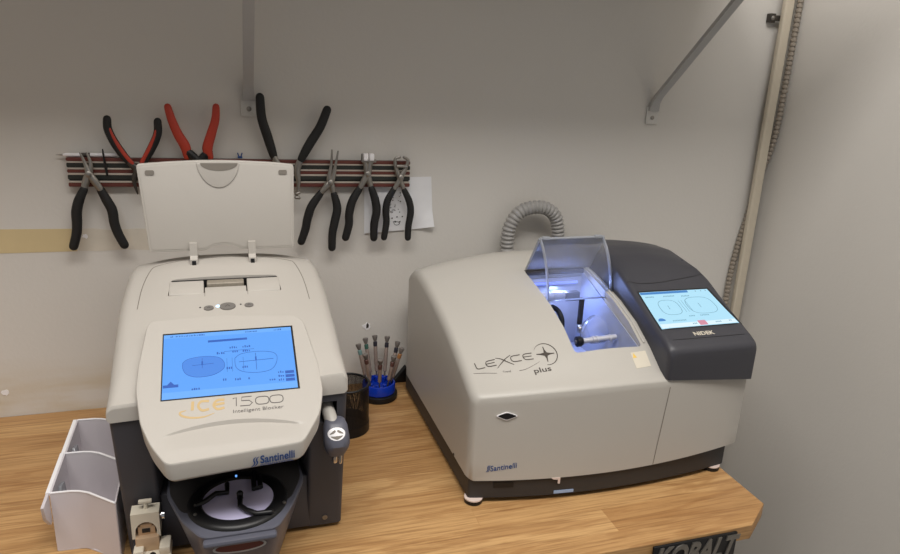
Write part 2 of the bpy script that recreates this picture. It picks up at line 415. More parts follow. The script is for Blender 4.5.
solo('wall_shelf', box(B(), (-1.5, -0.335, 0.7697), (0.84, -0.001, 0.79), 0.001), M_CEIL, 'pale wall shelf above the brackets over the workbench', 'shelf', (0, 0, 0.77))

# cream pipe in the corner, armoured cable winding behind it
PX = 1.006
pp = thing('corner_pipe', 'cream painted pipe running up the corner of the walls', 'pipe', (PX, -0.02, -TZ))
b = B(); prism(b, rrect(PX - 0.0100, -0.0235, PX + 0.0100, -0.0125, 0.003), lambda a, c: (a, c, -TZ), lambda a, c: (a, c, 1.70)); part('pipe_run', fix(b), M_PIPE, pp)
b = B(); box(b, (PX - 0.028, -0.0120, 0.664), (PX + 0.010, -0.0105, 0.674), 0.0004); box(b, (PX - 0.029, -0.0115, 0.661), (PX - 0.017, -0.0005, 0.677), 0.001)
part('pipe_strap', b, M_STEELD, pp)
b = B(); lathe(b, [(0.004, 0), (0.004, 0.0015), (0.0015, 0.003)], (PX - 0.024, -0.0115, 0.669), (0, -1, 0), 12); part('strap_screw', b, M_STEEL, pp)
b = B()
pa = smooth([(1.0265, -0.0240, 1.69), (1.0265, -0.0240, 1.2), (1.0265, -0.0240, 0.80), (1.0265, -0.0235, 0.55), (1.0260, -0.0220, 0.47), (1.0240, -0.0160, 0.42), (1.0180, -0.0070, 0.37), (1.0070, -0.0062, 0.30), (0.9950, -0.0062, 0.235), (0.988, -0.0068, 0.17), (0.985, -0.010, 0.10), (0.985, -0.012, 0.0), (0.985, -0.012, -0.2), (0.985, -0.012, -TZ)], 40)
L = [0.0]
for a, c in zip(pa, pa[1:]): L.append(L[-1] + (c - a).length)
N = int(L[-1] / 0.0017); P = []; rs = []; j = 0
for i in range(N + 1):
    s = L[-1] * i / N
    while j < len(L) - 2 and L[j + 1] < s: j += 1
    t = (s - L[j]) / max(1e-9, L[j + 1] - L[j]); P.append(pa[j].lerp(pa[j + 1], t)); rs.append((0.0040, 0.0060, 0.0060, 0.0060, 0.0040)[i % 5])
tube(b, P, rs, 8, up=(1, 0, 0)); 
solo('armoured_cable', b, M_ARMOR, 'ribbed metal armoured cable winding behind the cream corner pipe', 'cable', (1.0, -0.012, -TZ), sharp=20)

# tape residue, paper, chips
t = thing('tape_strip', 'faded yellow strip of old tape on the wall left of the black pliers', 'tape', (-0.22, 0, 0.26))
part('tape_yellow', prism(B(), [(-0.5, 0.267), (-0.2195, 0.2655), (-0.2180, 0.2765), (-0.2205, 0.288), (-0.2185, 0.3005), (-0.5, 0.306)], lambda a, c: (a, -0.0001, c), lambda a, c: (a, -0.0005, c)), M_TAPE, t)
part('torn_end', prism(B(), [(-0.2178, 0.266), (-0.19, 0.2645), (-0.15, 0.266), (-0.119, 0.2635), (-0.10, 0.265), (-0.10, 0.297), (-0.135, 0.2985), (-0.17, 0.297), (-0.195, 0.3005), (-0.2172, 0.300)], lambda a, c: (a, -0.0001, c), lambda a, c: (a, -0.0004, c)), M_TAPE2, t, label='pale torn end of the tape')
def chip(x, z, r, seed, label):
    rnd = random.Random(seed); b = B(); n = 11
    o = [(x + r * math.cos(6.283 * k / n) * rnd.uniform(.5, 1.1), z + r * math.sin(6.283 * k / n) * rnd.uniform(.45, 1.0)) for k in range(n)]
    prism(b, o, lambda a, c: (a, -0.0001, c), lambda a, c: (a, -0.0009, c))
    return solo('plaster_chip', b, M_BINRIM, label, 'plaster chip', (x, 0, z), 'chips in the wall paint')
ch = chip(0.2282, 0.110, 0.0085, 3, 'white chipped drywall hole above the rack of small screwdrivers')
b = B(); prism(b, [(0.2265, 0.106), (0.2305, 0.107), (0.2315, 0.112), (0.2290, 0.1165), (0.2268, 0.113)], lambda a, c: (a, -0.0009, c), lambda a, c: (a, -0.0013, c)); part('hole', b, M_STEELD, ch)
chip(-0.344, 0.041, 0.006, 5, 'small white paint chip low on the wall at the left edge')
chip(-0.2069, 0.2888, 0.005, 9, 'small white paint chip on the pale torn tape')

pg = thing('paper_note', 'white paper note pinned behind the two rightmost pliers', 'paper', (0.28, 0, 0.28))
b = B(); g = []
nx, nz = 12, 9
for j in range(nz + 1):
    row = []
    for i in range(nx + 1):
        u, v = i / nx, j / nz
        x = 0.2211 + (0.1161 + 0.0052 * (1 - v)) * u; z = (0.2799 + 0.0074 * u) * (1 - v) + (0.3748 + 0.0014 * u) * v
        cur = max(0, u - 0.80) * max(0, 0.35 - v); row.append(b.verts.new((x, -0.001 - 0.14 * cur - 0.002 * (1 - v), z + 0.05 * cur)))
    g.append(row)
for j in range(nz):
    for i in range(nx): b.faces.new((g[j][i], g[j][i + 1], g[j + 1][i + 1], g[j + 1][i]))
ret = bmesh.ops.extrude_face_region(b, geom=b.faces[:]); bmesh.ops.translate(b, verts=[q for q in ret['geom'] if isinstance(q, bmesh.types.BMVert)], vec=(0, 0.0003, 0)); fix(b)
part('sheet', b, M_PAPER, pg)
b = B(); fm = lambda a, c, h: (a, -0.0034 - h, c)
rnd = random.Random(4)
for k in range(26):
    x = rnd.uniform(0.262, 0.284); z = rnd.uniform(0.312, 0.35); plate2(b, rrect(x, z, x + rnd.uniform(.001, .0024), z + rnd.uniform(.0008, .0018), 0.0003, 2), fm, 0.0002)
for x, z in ((0.2692, 0.3057), (0.2777, 0.3077), (0.2872, 0.3081), (0.2745, 0.3000), (0.2825, 0.2990)): plate2(b, rrect(x - .0012, z - .001, x + .0012, z + .001, 0.0005, 2), fm, 0.0002)
ribbon(b, [(0.2715, 0.3005), (0.2735, 0.295), (0.2778, 0.2935), (0.2822, 0.2955), (0.284, 0.301)], 0.0007, fm, h=0.0002)
ribbon(b, [(0.2745, 0.2975), (0.2778, 0.3003), (0.281, 0.2978)], 0.0006, fm, h=0.0002)
part('scribbles', b, M_INK, pg)

# ------------------------------------------------------------------ magnetic tool rack and pliers
RX0, RX1 = -0.2187, 0.2965
rk = thing('tool_rack', 'wall-mounted magnetic tool rack in maroon and black bands holding pliers', 'tool rack', (0.04, 0, 0.366))
rsh = lambda a: .0018 - .0056 * (a - RX0) / .515
part('backing', prism(B(), rrect(RX0 + .001, .3655, RX1 - .001, .4070, .001, 2), lambda a, c: (a, -.0002, c + rsh(a)), lambda a, c: (a, -.008, c + rsh(a))), M_BLACK, rk)
bands = [(0.4020, 0.4075, M_MAROON, 'maroon band'), (0.3928, 0.3998, M_DGREEN, 'black band'), (0.3850, 0.3904, M_MAROON, 'maroon band'), (0.3752, 0.3822, M_DGREEN, 'black band'), (0.3645, 0.3708, M_MAROON, 'maroon band')]
for z0, z1, mm, lb in bands:
    part('band', prism(B(), rrect(RX0, z0, RX1, z1, 0.0018, 3), lambda a, c: (a, -0.0078, c + rsh(a)), lambda a, c: (a, -0.0120, c + rsh(a)), 0.0005), mm, rk, label=lb)
for z0, z1 in ((0.3998, 0.4020), (0.3904, 0.3928), (0.3822, 0.3850), (0.3708, 0.3752 - 0.0018)):
    part('rail', prism(B(), rrect(RX0 + .001, z0, RX1 - .001, z1, 0.0004, 2), lambda a, c: (a, -0.0078, c + rsh(a)), lambda a, c: (a, -0.0128, c + rsh(a)), 0.0003), M_RAIL, rk, label='thin pale metal rail')
b = B(); lathe(b, [(0.0014, 0), (0.0028, 0.004), (0.0028, 0.07), (0.0022, 0.0715)], (-0.2225, -0.0075, 0.4125), (1, 0, 0), 12); 
st = thing('stylus', 'slim white stylus lying along the top of the tool rack', 'stylus', (-0.19, -0.008, 0.408))
part('barrel', b, M_BINRIM, st)
b = B(); tube(b, [(-0.2315, -0.0075, 0.4125), (-0.2225, -0.0075, 0.4125)], [0.0004, 0.0014], 8); part('tip', b, M_STEEL, st)
b = B(); lathe(b, [(0.0031, 0), (0.0031, 0.012)], (-0.1985, -0.0075, 0.4125), (1, 0, 0), 12); part('ferrule', b, M_STEELD, st)
b = B(); tube(b, smooth([(-0.1683, -0.0145, 0.4214), (-0.1677, -0.0145, 0.4078), (-0.1666, -0.0145, 0.3957), (-0.1655, -0.0145, 0.3834)], 4), [0.0009, 0.0016, 0.0019, 0.0015], 8, rnd=True)
solo('tapered_reamer', b, M_RUB, 'thin black tapered reamer stuck upright on the rack', 'reamer', (-0.166, -0.0145, 0.383))
bl = thing('blue_clip', 'tiny blue clip on the top edge of the rack', 'clip', (0.0239, -0.006, 0.408))
b = B(); box(b, (0.0205, -0.010, 0.4082), (0.0275, -0.004, 0.4108), 0.0006); part('clip_base', b, M_INKB, bl)
b = B(); tube(b, [(0.0225, -0.007, 0.410), (0.0208, -0.007, 0.4155)], 0.0010, 8, rnd=True); tube(b, [(0.0255, -0.007, 0.410), (0.0272, -0.007, 0.4155)], 0.0010, 8, rnd=True); part('prong', b, M_INKB, bl)

PY = -0.0205
def pliers(D, label, hm, jm, rh=0.0078, rj=(0.0048, 0.0055, 0.0048, 0.0026, 0.0012), accent=None, hr=None, grp='pliers on the magnetic rack', flat=0.75):
    allp = D['h'][0] + D['h'][1]
    t = thing('pliers', label, 'pliers', (D['piv'][0], PY, min(p[1] for p in allp)), grp)
    for i in (0, 1):
        P = smooth([(x, PY, z) for x, z in D['h'][i]], 6)
        hb = part('handle', tube(B(), P, hr or [rh * 0.78, rh * 0.98, rh * 1.02, rh * 0.98, rh * 0.95, rh * 0.9], 14, up=(0, 1, 0), flat=flat, rnd=True), hm, t)
        if accent:
            s = 1 if i == 0 else -1
            Q = [Vector((p.x + s * rh * 0.42, p.y - rh * flat * 0.62, p.z)) for p in P[: int(len(P) * 0.78)]]
            part('grip_inlay', tube(B(), Q, [rh * 0.5, rh * 0.55, rh * 0.35], 10, up=(0, 1, 0), flat=0.6, rnd=True), accent, hb, label='red inlay along the grip')
        J = smooth([(x, PY + (0.0007 if i else -0.0007), z) for x, z in D['j'][i]], 5)
        part('jaw', tube(B(), J, list(rj), 10, up=(0, 1, 0), flat=0.8, rnd=True), jm, t)
    b = B(); lathe(b, [(0.0046, 0), (0.0046, 0.0018), (0.0036, 0.0026), (0.0001, 0.0028)], (D['piv'][0], PY - 0.0038, D['piv'][1]), (0, -1, 0), 18); part('pivot', b, jm, t)
    return t
PL = {
'long': {'h': [[(-0.1977, 0.3638), (-0.2056, 0.3479), (-0.2106, 0.331), (-0.2118, 0.3138), (-0.214, 0.2981), (-0.2199, 0.2785)], [(-0.1757, 0.3636), (-0.1688, 0.3473), (-0.1627, 0.3315), (-0.1615, 0.3125), (-0.1578, 0.2963), (-0.1507, 0.2783)]], 'j': [[(-0.1752, 0.3629), (-0.1827, 0.3768), (-0.1885, 0.3875), (-0.1921, 0.4011), (-0.1973, 0.417)], [(-0.1977, 0.3638), (-0.1927, 0.3784), (-0.1877, 0.3906), (-0.1854, 0.4026), (-0.1889, 0.417)]], 'piv': (-0.1892, 0.3866)},
'redblack': {'h': [[(-0.132, 0.402), (-0.1431, 0.4179), (-0.1524, 0.4354), (-0.1578, 0.4516), (-0.1576, 0.4653)], [(-0.1135, 0.4037), (-0.0995, 0.4276), (-0.0912, 0.4466), (-0.0902, 0.4631)]], 'j': [[(-0.1324, 0.4025), (-0.1229, 0.3916), (-0.118, 0.3759), (-0.1206, 0.3563)], [(-0.1135, 0.4037), (-0.1223, 0.3916), (-0.1291, 0.3759), (-0.1258, 0.3564)]], 'piv': (-0.123, 0.3912)},
'red': {'h': [[(-0.0529, 0.4122), (-0.0543, 0.4267), (-0.0639, 0.4463), (-0.071, 0.4669), (-0.0749, 0.4843)], [(-0.02, 0.4123), (-0.0231, 0.4245), (-0.0163, 0.4464), (-0.0096, 0.4668), (-0.0075, 0.4859)]], 'j': [[(-0.0504, 0.4183), (-0.0364, 0.4024), (-0.0299, 0.3851), (-0.0356, 0.3552)], [(-0.0215, 0.4184), (-0.0364, 0.4024), (-0.0449, 0.3852), (-0.0415, 0.3552)]], 'piv': (-0.0364, 0.4019)},
'blackup': {'h': [[(0.0746, 0.4114), (0.0663, 0.4414), (0.0581, 0.4712), (0.0565, 0.5017)], [(0.1161, 0.4081), (0.1306, 0.4336), (0.1467, 0.459), (0.1576, 0.4853)]], 'j': [[(0.0747, 0.4125), (0.084, 0.3911), (0.0935, 0.3739), (0.0997, 0.3507)], [(0.1161, 0.4092), (0.1096, 0.391), (0.1115, 0.3709), (0.1088, 0.3494)]], 'piv': (0.0938, 0.3842)},
'needle': {'h': [[(0.1468, 0.3544), (0.1316, 0.3326), (0.1246, 0.3122), (0.121, 0.295), (0.114, 0.2744)], [(0.1678, 0.3518), (0.1728, 0.3284), (0.1683, 0.3042), (0.1648, 0.2867), (0.1639, 0.262)]], 'j': [[(0.1468, 0.3544), (0.1569, 0.3661), (0.1653, 0.3761), (0.1704, 0.3995), (0.1745, 0.421)], [(0.1678, 0.3518), (0.1646, 0.3643), (0.1603, 0.3762), (0.1638, 0.3995), (0.1649, 0.4226)]], 'piv': (0.1619, 0.3711)},
'block': {'h': [[(0.2099, 0.3611), (0.198, 0.3404), (0.1927, 0.3193), (0.1921, 0.301), (0.1867, 0.2787)], [(0.2294, 0.3609), (0.2363, 0.3397), (0.2383, 0.3214), (0.2346, 0.2999), (0.2343, 0.2765)]], 'j': [[(0.2099, 0.3611), (0.2172, 0.3745), (0.224, 0.3877), (0.226, 0.3995), (0.2298, 0.4069)], [(0.2294, 0.3609), (0.2253, 0.3744), (0.2216, 0.3878), (0.22, 0.3995), (0.217, 0.4068)]], 'piv': (0.2225, 0.3848)},
'ring': {'h': [[(0.2675, 0.359), (0.2568, 0.3394), (0.2543, 0.321), (0.2555, 0.3024), (0.2519, 0.2766)], [(0.2851, 0.3567), (0.2944, 0.3372), (0.2971, 0.3186), (0.2939, 0.2951), (0.2935, 0.2746)]], 'j': [[(0.2675, 0.359), (0.2749, 0.371), (0.2808, 0.383), (0.2875, 0.3965), (0.29, 0.4069), (0.2831, 0.4119)], [(0.2851, 0.3567), (0.2796, 0.3695), (0.2746, 0.3831), (0.2697, 0.3965), (0.2689, 0.409), (0.2761, 0.4119)]], 'piv': (0.2781, 0.3785)},
}
pliers(PL['long'], 'black-handled long-nose pliers hanging at the left end of the rack', M_RUB, M_STEEL, 0.0072)
pliers(PL['redblack'], 'upturned pliers with slim black and red handles', M_RUB, M_STEELD, 0.0062, accent=M_RED)
tr = pliers(PL['red'], 'upturned cutters with plain red handles', M_RED, M_BLACK, 0.0074, rj=(0.0062, 0.0075, 0.006, 0.003), hr=[0.0052, 0.0078, 0.0070, 0.0062, 0.0052])
bu = pliers(PL['blackup'], 'upturned pliers with long black handles to the right of the lid', M_RUB, M_STEEL, 0.0074)
b = B(); tube(b, [(0.1070, PY - 0.003, 0.3535), (0.1115, PY - 0.003, 0.3555)], 0.0026, 10, rnd=True); part('nylon_tip', b, M_STEEL, bu, label='shiny tip'); b = B(); tube(b, [(0.1065, PY - 0.003, 0.3480), (0.1115, PY - 0.003, 0.3470)], 0.0026, 10, rnd=True); part('nylon_tip', b, M_STEEL, bu, label='shiny tip')
pliers(PL['needle'], 'black-handled needle-nose pliers hanging just right of the lid', M_RUB, M_STEEL, 0.0070, rj=(0.0042, 0.0055, 0.0046, 0.0022, 0.0014))
pb = pliers(PL['block'], 'black-handled pliers with two wide square white jaw pads', M_RUB, M_STEEL, 0.0070, rj=(0.0042, 0.0052, 0.0050, 0.0044, 0.0040))
b = B(); box(b, (0.2122, PY - 0.004, 0.4035), (0.2365, PY + 0.004, 0.4085), 0.001); box(b, (0.2122, PY - 0.003, 0.4050), (0.2165, PY + 0.003, 0.4175), 0.001); part('jaw_block', b, M_STEEL, pb)
for x in (0.2190, 0.2285):
    part('jaw_pad', box(B(), (x - 0.0040, PY - 0.0065, 0.4068), (x + 0.0040, PY + 0.0045, 0.4180), 0.0014), M_BINRIM, pb, label='white nylon pad')
pr = pliers(PL['ring'], 'black-handled pliers with open ring jaws at the right end', M_RUB, M_STEEL, 0.0060, rj=(0.0036, 0.0044, 0.0044, 0.0030, 0.0026, 0.0024))
part('jaw_bar', tube(B(), [(0.2715, PY - 0.004, 0.3975), (0.2865, PY - 0.004, 0.3975)], 0.0024, 10, rnd=True), M_STEEL, pr)

# ------------------------------------------------------------------ lens blocking machine (touchscreen, white shell on a charcoal body)
CX = -0.004
IC = thing('lens_blocking_machine', 'white and charcoal lens blocker with blue touchscreen and open lid', 'machine', (CX, -0.27, 0))
ICP = [(-.138, .110, .238, .246), (-.1405, .114, .254, .266), (-.146, .1175, .268, .282), (-.154, .1205, .2765, .2925), (-.165, .1232, .2815, .2975), (-.19, .1255, .2805, .2960), (-.23, .1274, .2730, .285), (-.27, .1282, .264, .274), (-.30, .1278, .256, .265), (-.33, .1278, .247, .255), (-.36, .1278, .237, .242), (-.385, .1278, .2270, .2295), (-.400, .1278, .2200, .2210), (-.412, .1278, .2150, .2150), (-.4168, .1276, .2130, .2130), (-.4185, .1268, .2100, .2100)]; SCX = -.0040
def ztilt(x, y): return .060 * (x - SCX) * max(0, min(1, (-.28 - y) / .12))
ZBF = lambda x: .1895 + (.045 if x > SCX else .025) * (x - SCX)
ZB = 0.1895
def ice_z(x, y):
    hw, zs, zc = lerp_tab(ICP, y); u = min(1, abs(x - SCX) / hw); return zs + (zc - zs) * (1 - u ** 2.6) + ztilt(x, y)
def ice_ring(y, hw, zs, zc, r=0.017):
    r = min(r, (zs - ZB) * 0.42, hw * .3); o = [(SCX - hw + .003, ZB), (SCX - hw, ZB + .003)]
    o.append((SCX - hw, zs - r))
    top = []
    n = 16
    xr = hw - r
    zr = lambda x: zs + (zc - zs) * (1 - (abs(x) / hw) ** 2.6)
    ze = zr(xr)
    for k in range(1, 6):
        a = math.radians(90 * k / 6); top.append((-xr - r * math.cos(a), (zs - r) + (ze - zs + r) * math.sin(a)))
    for k in range(n + 1):
        x = -xr + 2 * xr * k / n; top.append((x, zr(x)))
    for k in range(5, 0, -1):
        a = math.radians(90 * k / 6); top.append((xr + r * math.cos(a), (zs - r) + (ze - zs + r) * math.sin(a)))
    o += [(SCX + x, z) for x, z in top] + [(SCX + hw, zs - r), (SCX + hw, ZB + .003), (SCX + hw - .003, ZB)]
    return [(x, y, (ZBF(x) + (z - ZB)) if z < ZB + .0031 else z + ztilt(x, y)) for x, z in o]
b = B(); rings = []
sm = []
for a, c in zip(ICP, ICP[1:]):
    k = 3 if abs(a[0] - c[0]) > .012 else 1
    for s in range(k): sm.append(tuple(p + (q - p) * s / k for p, q in zip(a, c)))
sm.append(ICP[-1])
for row in sm: rings.append(ring_pts(b, ice_ring(*row)))
skin(b, rings); fix(b)
c1 = B(); prism(c1, round_poly([(CX - .071, -.2655), (CX + .067, -.2655), (CX + .0635, -.2290), (CX - .0675, -.2290)], .004), lambda a, c: (a, c, .235), lambda a, c: (a, c, .32)); fix(c1)
sh = boolean(b, [c1])
shell = part('upper_shell', sh, M_WHITE, IC, 32)
# charcoal lower body: U-shaped plan around the tray bay, pocket for the tracer arm in the right cheek
BL, BR_ = SCX - .1258, SCX + .1272
outl = round_poly([(BL + .020, -.160), (BL, -.26), (BL, -.4165), (CX - .086, -.4165), (CX - .078, -.30), (CX + .075, -.30), (CX + .083, -.4165), (BR_, -.4165), (BR_, -.26), (BR_ - .020, -.160)], .005)
b = B(); prism(b, outl, lambda a, c: (SCX + (a - SCX) * .965, c + (.019 if c < -.38 else 0), .006), lambda a, c: (a, c, ZBF(a) + .001)); fix(b)
c1 = box(B(), (CX + .0935, -.43, .157), (CX + .1155, -.34, .1845))
part('lower_body', boolean(b, [c1]), M_CHAR, IC, 30)
part('arm_pocket', box(B(), (CX + .094, -.372, .1575), (CX + .115, -.370, .184)), M_BLACK, IC)
b = B(); box(b, (CX - .0815, -.306, .008), (CX + .0785, -.299, .178)); part('bay_back', b, M_BLACK, IC)
b = B(); box(b, (CX - .0875, -.399, .0065), (CX + .0845, -.296, .0800), .003); part('bay_floor', b, M_CHAR, IC)
b = B(); prism(b, round_poly([(CX - .083, -.30), (CX - .083, -.43), (CX + .080, -.43), (CX + .080, -.30)], .004), lambda a, c: (a, c, .166), lambda a, c: (a, c, .179)); part('bay_ceiling', fix(b), M_BLACK, IC)
for x in (-.098, .098):
    for y in (-.375, -.172):
        b = B(); lathe(b, [(.010, 0), (.011, .002), (.011, .0065)], (CX + x, y, 0), n=16); part('foot', b, M_BLACK, IC)
b = B(); lathe(b, [(.0032, 0), (.0032, .001), (.0016, .0012), (.0014, .0006)], (.098, -.3995, .0175), (0, -1, 0), 16); part('body_screw', b, M_STEEL, IC)
# ledge in front of the left cheek
b = B(); box(b, (CX - .116, -.446, .004), (CX - .080, -.388, .028), .003); part('ledge', b, M_CHAR2, IC)

# sloping front panel
SL = .53; PZ = lambda y: .2543 + SL * (y + .35)
NRM = Vector((0, -SL, 1)).normalized()
CR0 = -.4690; CWD = .0150
def crescent(v):
    y, u = v.co.y, (v.co.x + .003) / .070
    d = 0.0
    if abs(u) < 1:
        q = CR0 - y
        if 0 < q < CWD: d += .0040 * (1 - u * u) ** .6 * min(1, q / .0007) * (1 - q / CWD) ** 1.2
        fall = max(0, 1 - abs(y - CR0) / .016); v.co.y += (.0110 * (1 - u * u) - .0012 * u) * fall
    v.co.z = PZ(v.co.y) - d
pout = round_poly([(-.0925, -.336), (-.088, -.330), (-.011, -.3275), (.073, -.334), (.081, -.342), (.0905, -.400), (.0915, -.433), (.085, -.459), (.0640, -.4890), (-.068, -.4965), (-.083, -.475), (-.0935, -.451), (-.0995, -.414), (-.0985, -.385)], .007)
b = B()
A = [b.verts.new((x, y, PZ(y))) for x, y in pout]; b.faces.new(A)
for y in [-.4955 + i * .0025 for i in range(6)] + [CR0 - CWD, CR0 - .012, CR0 - .009, CR0 - .006, CR0 - .0035, CR0 - .0018, CR0 - .0007, CR0, CR0 + .002, CR0 + .005, CR0 + .010, CR0 + .016] + [-.44 + i * .012 for i in range(9)]:
    bmesh.ops.bisect_plane(b, geom=b.verts[:] + b.edges[:] + b.faces[:], plane_co=(0, y, 0), plane_no=(0, 1, 0))
for i in range(48): bmesh.ops.bisect_plane(b, geom=b.verts[:] + b.edges[:] + b.faces[:], plane_co=(-.0965 + i * .0039, 0, 0), plane_no=(1, 0, 0))
fix(b)
if b.faces[:][0].normal.z < 0: bmesh.ops.reverse_faces(b, faces=b.faces[:])
for v in b.verts: crescent(v)
be = [e for e in b.edges if len(e.link_faces) == 1]
def rim_step(edges, f):
    r = bmesh.ops.extrude_edge_only(b, edges=edges); vs = [g for g in r['geom'] if isinstance(g, bmesh.types.BMVert)]
    for v in vs: f(v)
    return [g for g in r['geom'] if isinstance(g, bmesh.types.BMEdge)]
PC = Vector((-.004, -.415))
def outm(v, d, dz):
    q = Vector((v.co.x, v.co.y)) - PC; q.normalize(); v.co.x += q.x * d; v.co.y += q.y * d; v.co.z += dz
be = rim_step(be, lambda v: outm(v, .0009, -.0003)); be = rim_step(be, lambda v: outm(v, .0006, -.0009)); be = rim_step(be, lambda v: outm(v, .0002, -.0012))
be = rim_step(be, lambda v: outm(v, -.0022, -.0175)); be = rim_step(be, lambda v: outm(v, -.002, -.0025))
bmesh.ops.holes_fill(b, edges=be, sides=0); fix(b)
pan = part('front_panel', b, M_WHITE, IC, 26)
pmap = lambda a, c, h: (a, c, PZ(c) + h)
# screen
SX0, SX1, SY1, SY0 = -.0748, .0660, -.3505, -.4290
scr = part('screen_bezel', plate2(B(), [(SX0 - .0012, SY0 - .0010), (SX1 + .0022, SY0 - .0010), (SX1 + .0022, SY1 + .0022), (SX0 - .0012, SY1 + .0022)], pmap, .0005), M_BLACK, pan)
dsp = part('display', plate2(B(), [(SX0, SY0), (SX1, SY0), (SX1, SY1), (SX0, SY1)], pmap, .0008), M_SCR1, pan, label='glowing blue display')
smap = lambda a, c, h: pmap(SX0 + (SX1 - SX0) * a, SY0 + (SY1 - SY0) * c, .0008 + h)
LLN = [(0.145, 0.529), (0.188, 0.582), (0.295, 0.607), (0.404, 0.58), (0.45, 0.502), (0.454, 0.409), (0.419, 0.346), (0.354, 0.298), (0.248, 0.29), (0.175, 0.343), (0.145, 0.438)]
RLN = [(0.536, 0.536), (0.584, 0.6), (0.699, 0.622), (0.815, 0.599), (0.862, 0.533), (0.854, 0.413), (0.808, 0.312), (0.704, 0.283), (0.594, 0.316), (0.542, 0.394), (0.536, 0.536)]
b = B(); plate2(b, [(p.x, p.y) for p in smooth([(x, y, 0) for x, y in LLN + LLN[:1]], 4)][:-1], smap, .0001); part('lens_shape', b, M_SCR1B, dsp)
b = B()
def sline(p, wd=.004): part('screen_line', ribbon(B(), p, wd, smap, k=0, h=.0002), M_SCR1C, dsp)
part('lens_outline', ribbon(B(), LLN + LLN[:1], .0035, smap, h=.0003), M_SCR1C, dsp); part('lens_outline', ribbon(B(), RLN, .0035, smap, h=.0003), M_SCR1C, dsp)
sline([(.215, .475), (.375, .485)], .006); sline([(.289, .42), (.289, .58)], .004); sline([(.565, .475), (.835, .487)], .006); sline([(.698, .33), (.698, .60)], .004)
sline([(.289, .47), (.289, .53)], .012); sline([(.698, .48), (.698, .54)], .012)
for u in (.475, .515, .6): sline([(u, .33), (u, .55)], .0025)
sline([(.455, .66), (.69, .672)], .004)
rnd = random.Random(2)
def chars(u, v, n, sz=.013):
    for k in range(n): plate2(b, rrect(u + k * sz * 1.25, v, u + k * sz * 1.25 + sz * rnd.uniform(.5, .95), v + sz * rnd.uniform(1.4, 2.6), sz * .2, 2), smap, .0002)
for u, v, n in ((.40, .625, 4), (.52, .635, 3), (.60, .635, 4), (.50, .705, 4), (.60, .705, 4), (.47, .375, 3), (.59, .375, 3), (.44, .20, 2), (.53, .19, 3), (.63, .19, 1), (.79, .14, 3), (.21, .10, 4), (.86, .245, 3), (.86, .185, 3), (.86, .125, 3)): chars(u, v, n)
for u, v, n in ((.05, .955, 2), (.09, .955, 18), (.63, .955, 8), (.86, .955, 5)): chars(u, v, n, .010)
part('screen_graphics', b, M_SCR1C, dsp)
for o_ in [[(.005, .165), (.115, .165), (.115, .205), (.085, .205), (.060, .255), (.035, .205), (.005, .205)]] + [[(.915, v), (.985, v), (.985, v + .042), (.915, v + .042)] for v in (.23, .17, .11)] + [[(.335, .830), (.64, .835), (.64, .868), (.335, .863)]]:
    part('screen_icon', plate2(B(), o_, smap, .0002), M_SCR1C, dsp)
for o_ in ([(.0, .0), (1, .0), (1, .095), (.0, .095)], [(.0, .94), (1, .94), (1, 1), (.0, 1)]): part('screen_bar', plate2(B(), o_, smap, .00005), M_SCR1D, dsp)
# printed logos on the panel
b = B(); W_ = .0009
for st_ in ([(-.0037, -.4347), (.0, -.4338), (-.0003, -.4436)], [(.016, -.4338), (.0058, -.4338), (.0052, -.4378), (.0132, -.4382), (.0164, -.4412), (.0135, -.4439), (.0036, -.4437)]):
    ribbon(b, st_, W_, pmap, k=0, h=.0002)
for cx_ in (.0268, .0418):
    ribbon(b, [(cx_ + .0070 * (abs(math.cos(a)) ** .6) * (1 if math.cos(a) > 0 else -1), -.4396 + .0044 * (abs(math.sin(a)) ** .75) * (1 if math.sin(a) > 0 else -1)) for a in [2 * math.pi * k / 28 + .02 for k in range(29)]], W_, pmap, closed=True, k=0, h=.0002)
part('model_number', b, M_LOGO, pan, label='grey lettering under the screen')
part('model_lettering', text(B(), 'Intelligent Blocker', lambda a, c, h: pmap(-.0038 + a, -.4522 + c + .004 * 0 , .0001 + h), h=.0002, fit=(.0522, .0048), bold=-.003), M_LOGO, pan)
b = B()
ribbon(b, [(-.0440, -.4335), (-.0446, -.4436)], .0030, pmap, k=0, h=.0002)
ribbon(b, [(-.0277, -.4347), (-.0358, -.4344), (-.0386, -.4395), (-.0347, -.4445), (-.0278, -.4436)], .0026, pmap, h=.0002)
ribbon(b, [(-.0121, -.4347), (-.0194, -.4347), (-.0232, -.4397), (-.0197, -.4446), (-.0124, -.4437)], .0026, pmap, h=.0002); ribbon(b, [(-.0226, -.4395), (-.0122, -.4386)], .0026, pmap, k=0, h=.0002)
ribbon(b, [(-.0505, -.4428), (-.0567, -.4446), (-.0545, -.4484), (-.0457, -.4514), (-.0333, -.4518), (-.0225, -.4485)], [.0006, .0022, .0022, .0018, .0004], pmap, h=.0002)
part('brand_logo', b, M_GOLD, pan, label='gold stylised lettering with a swoosh')
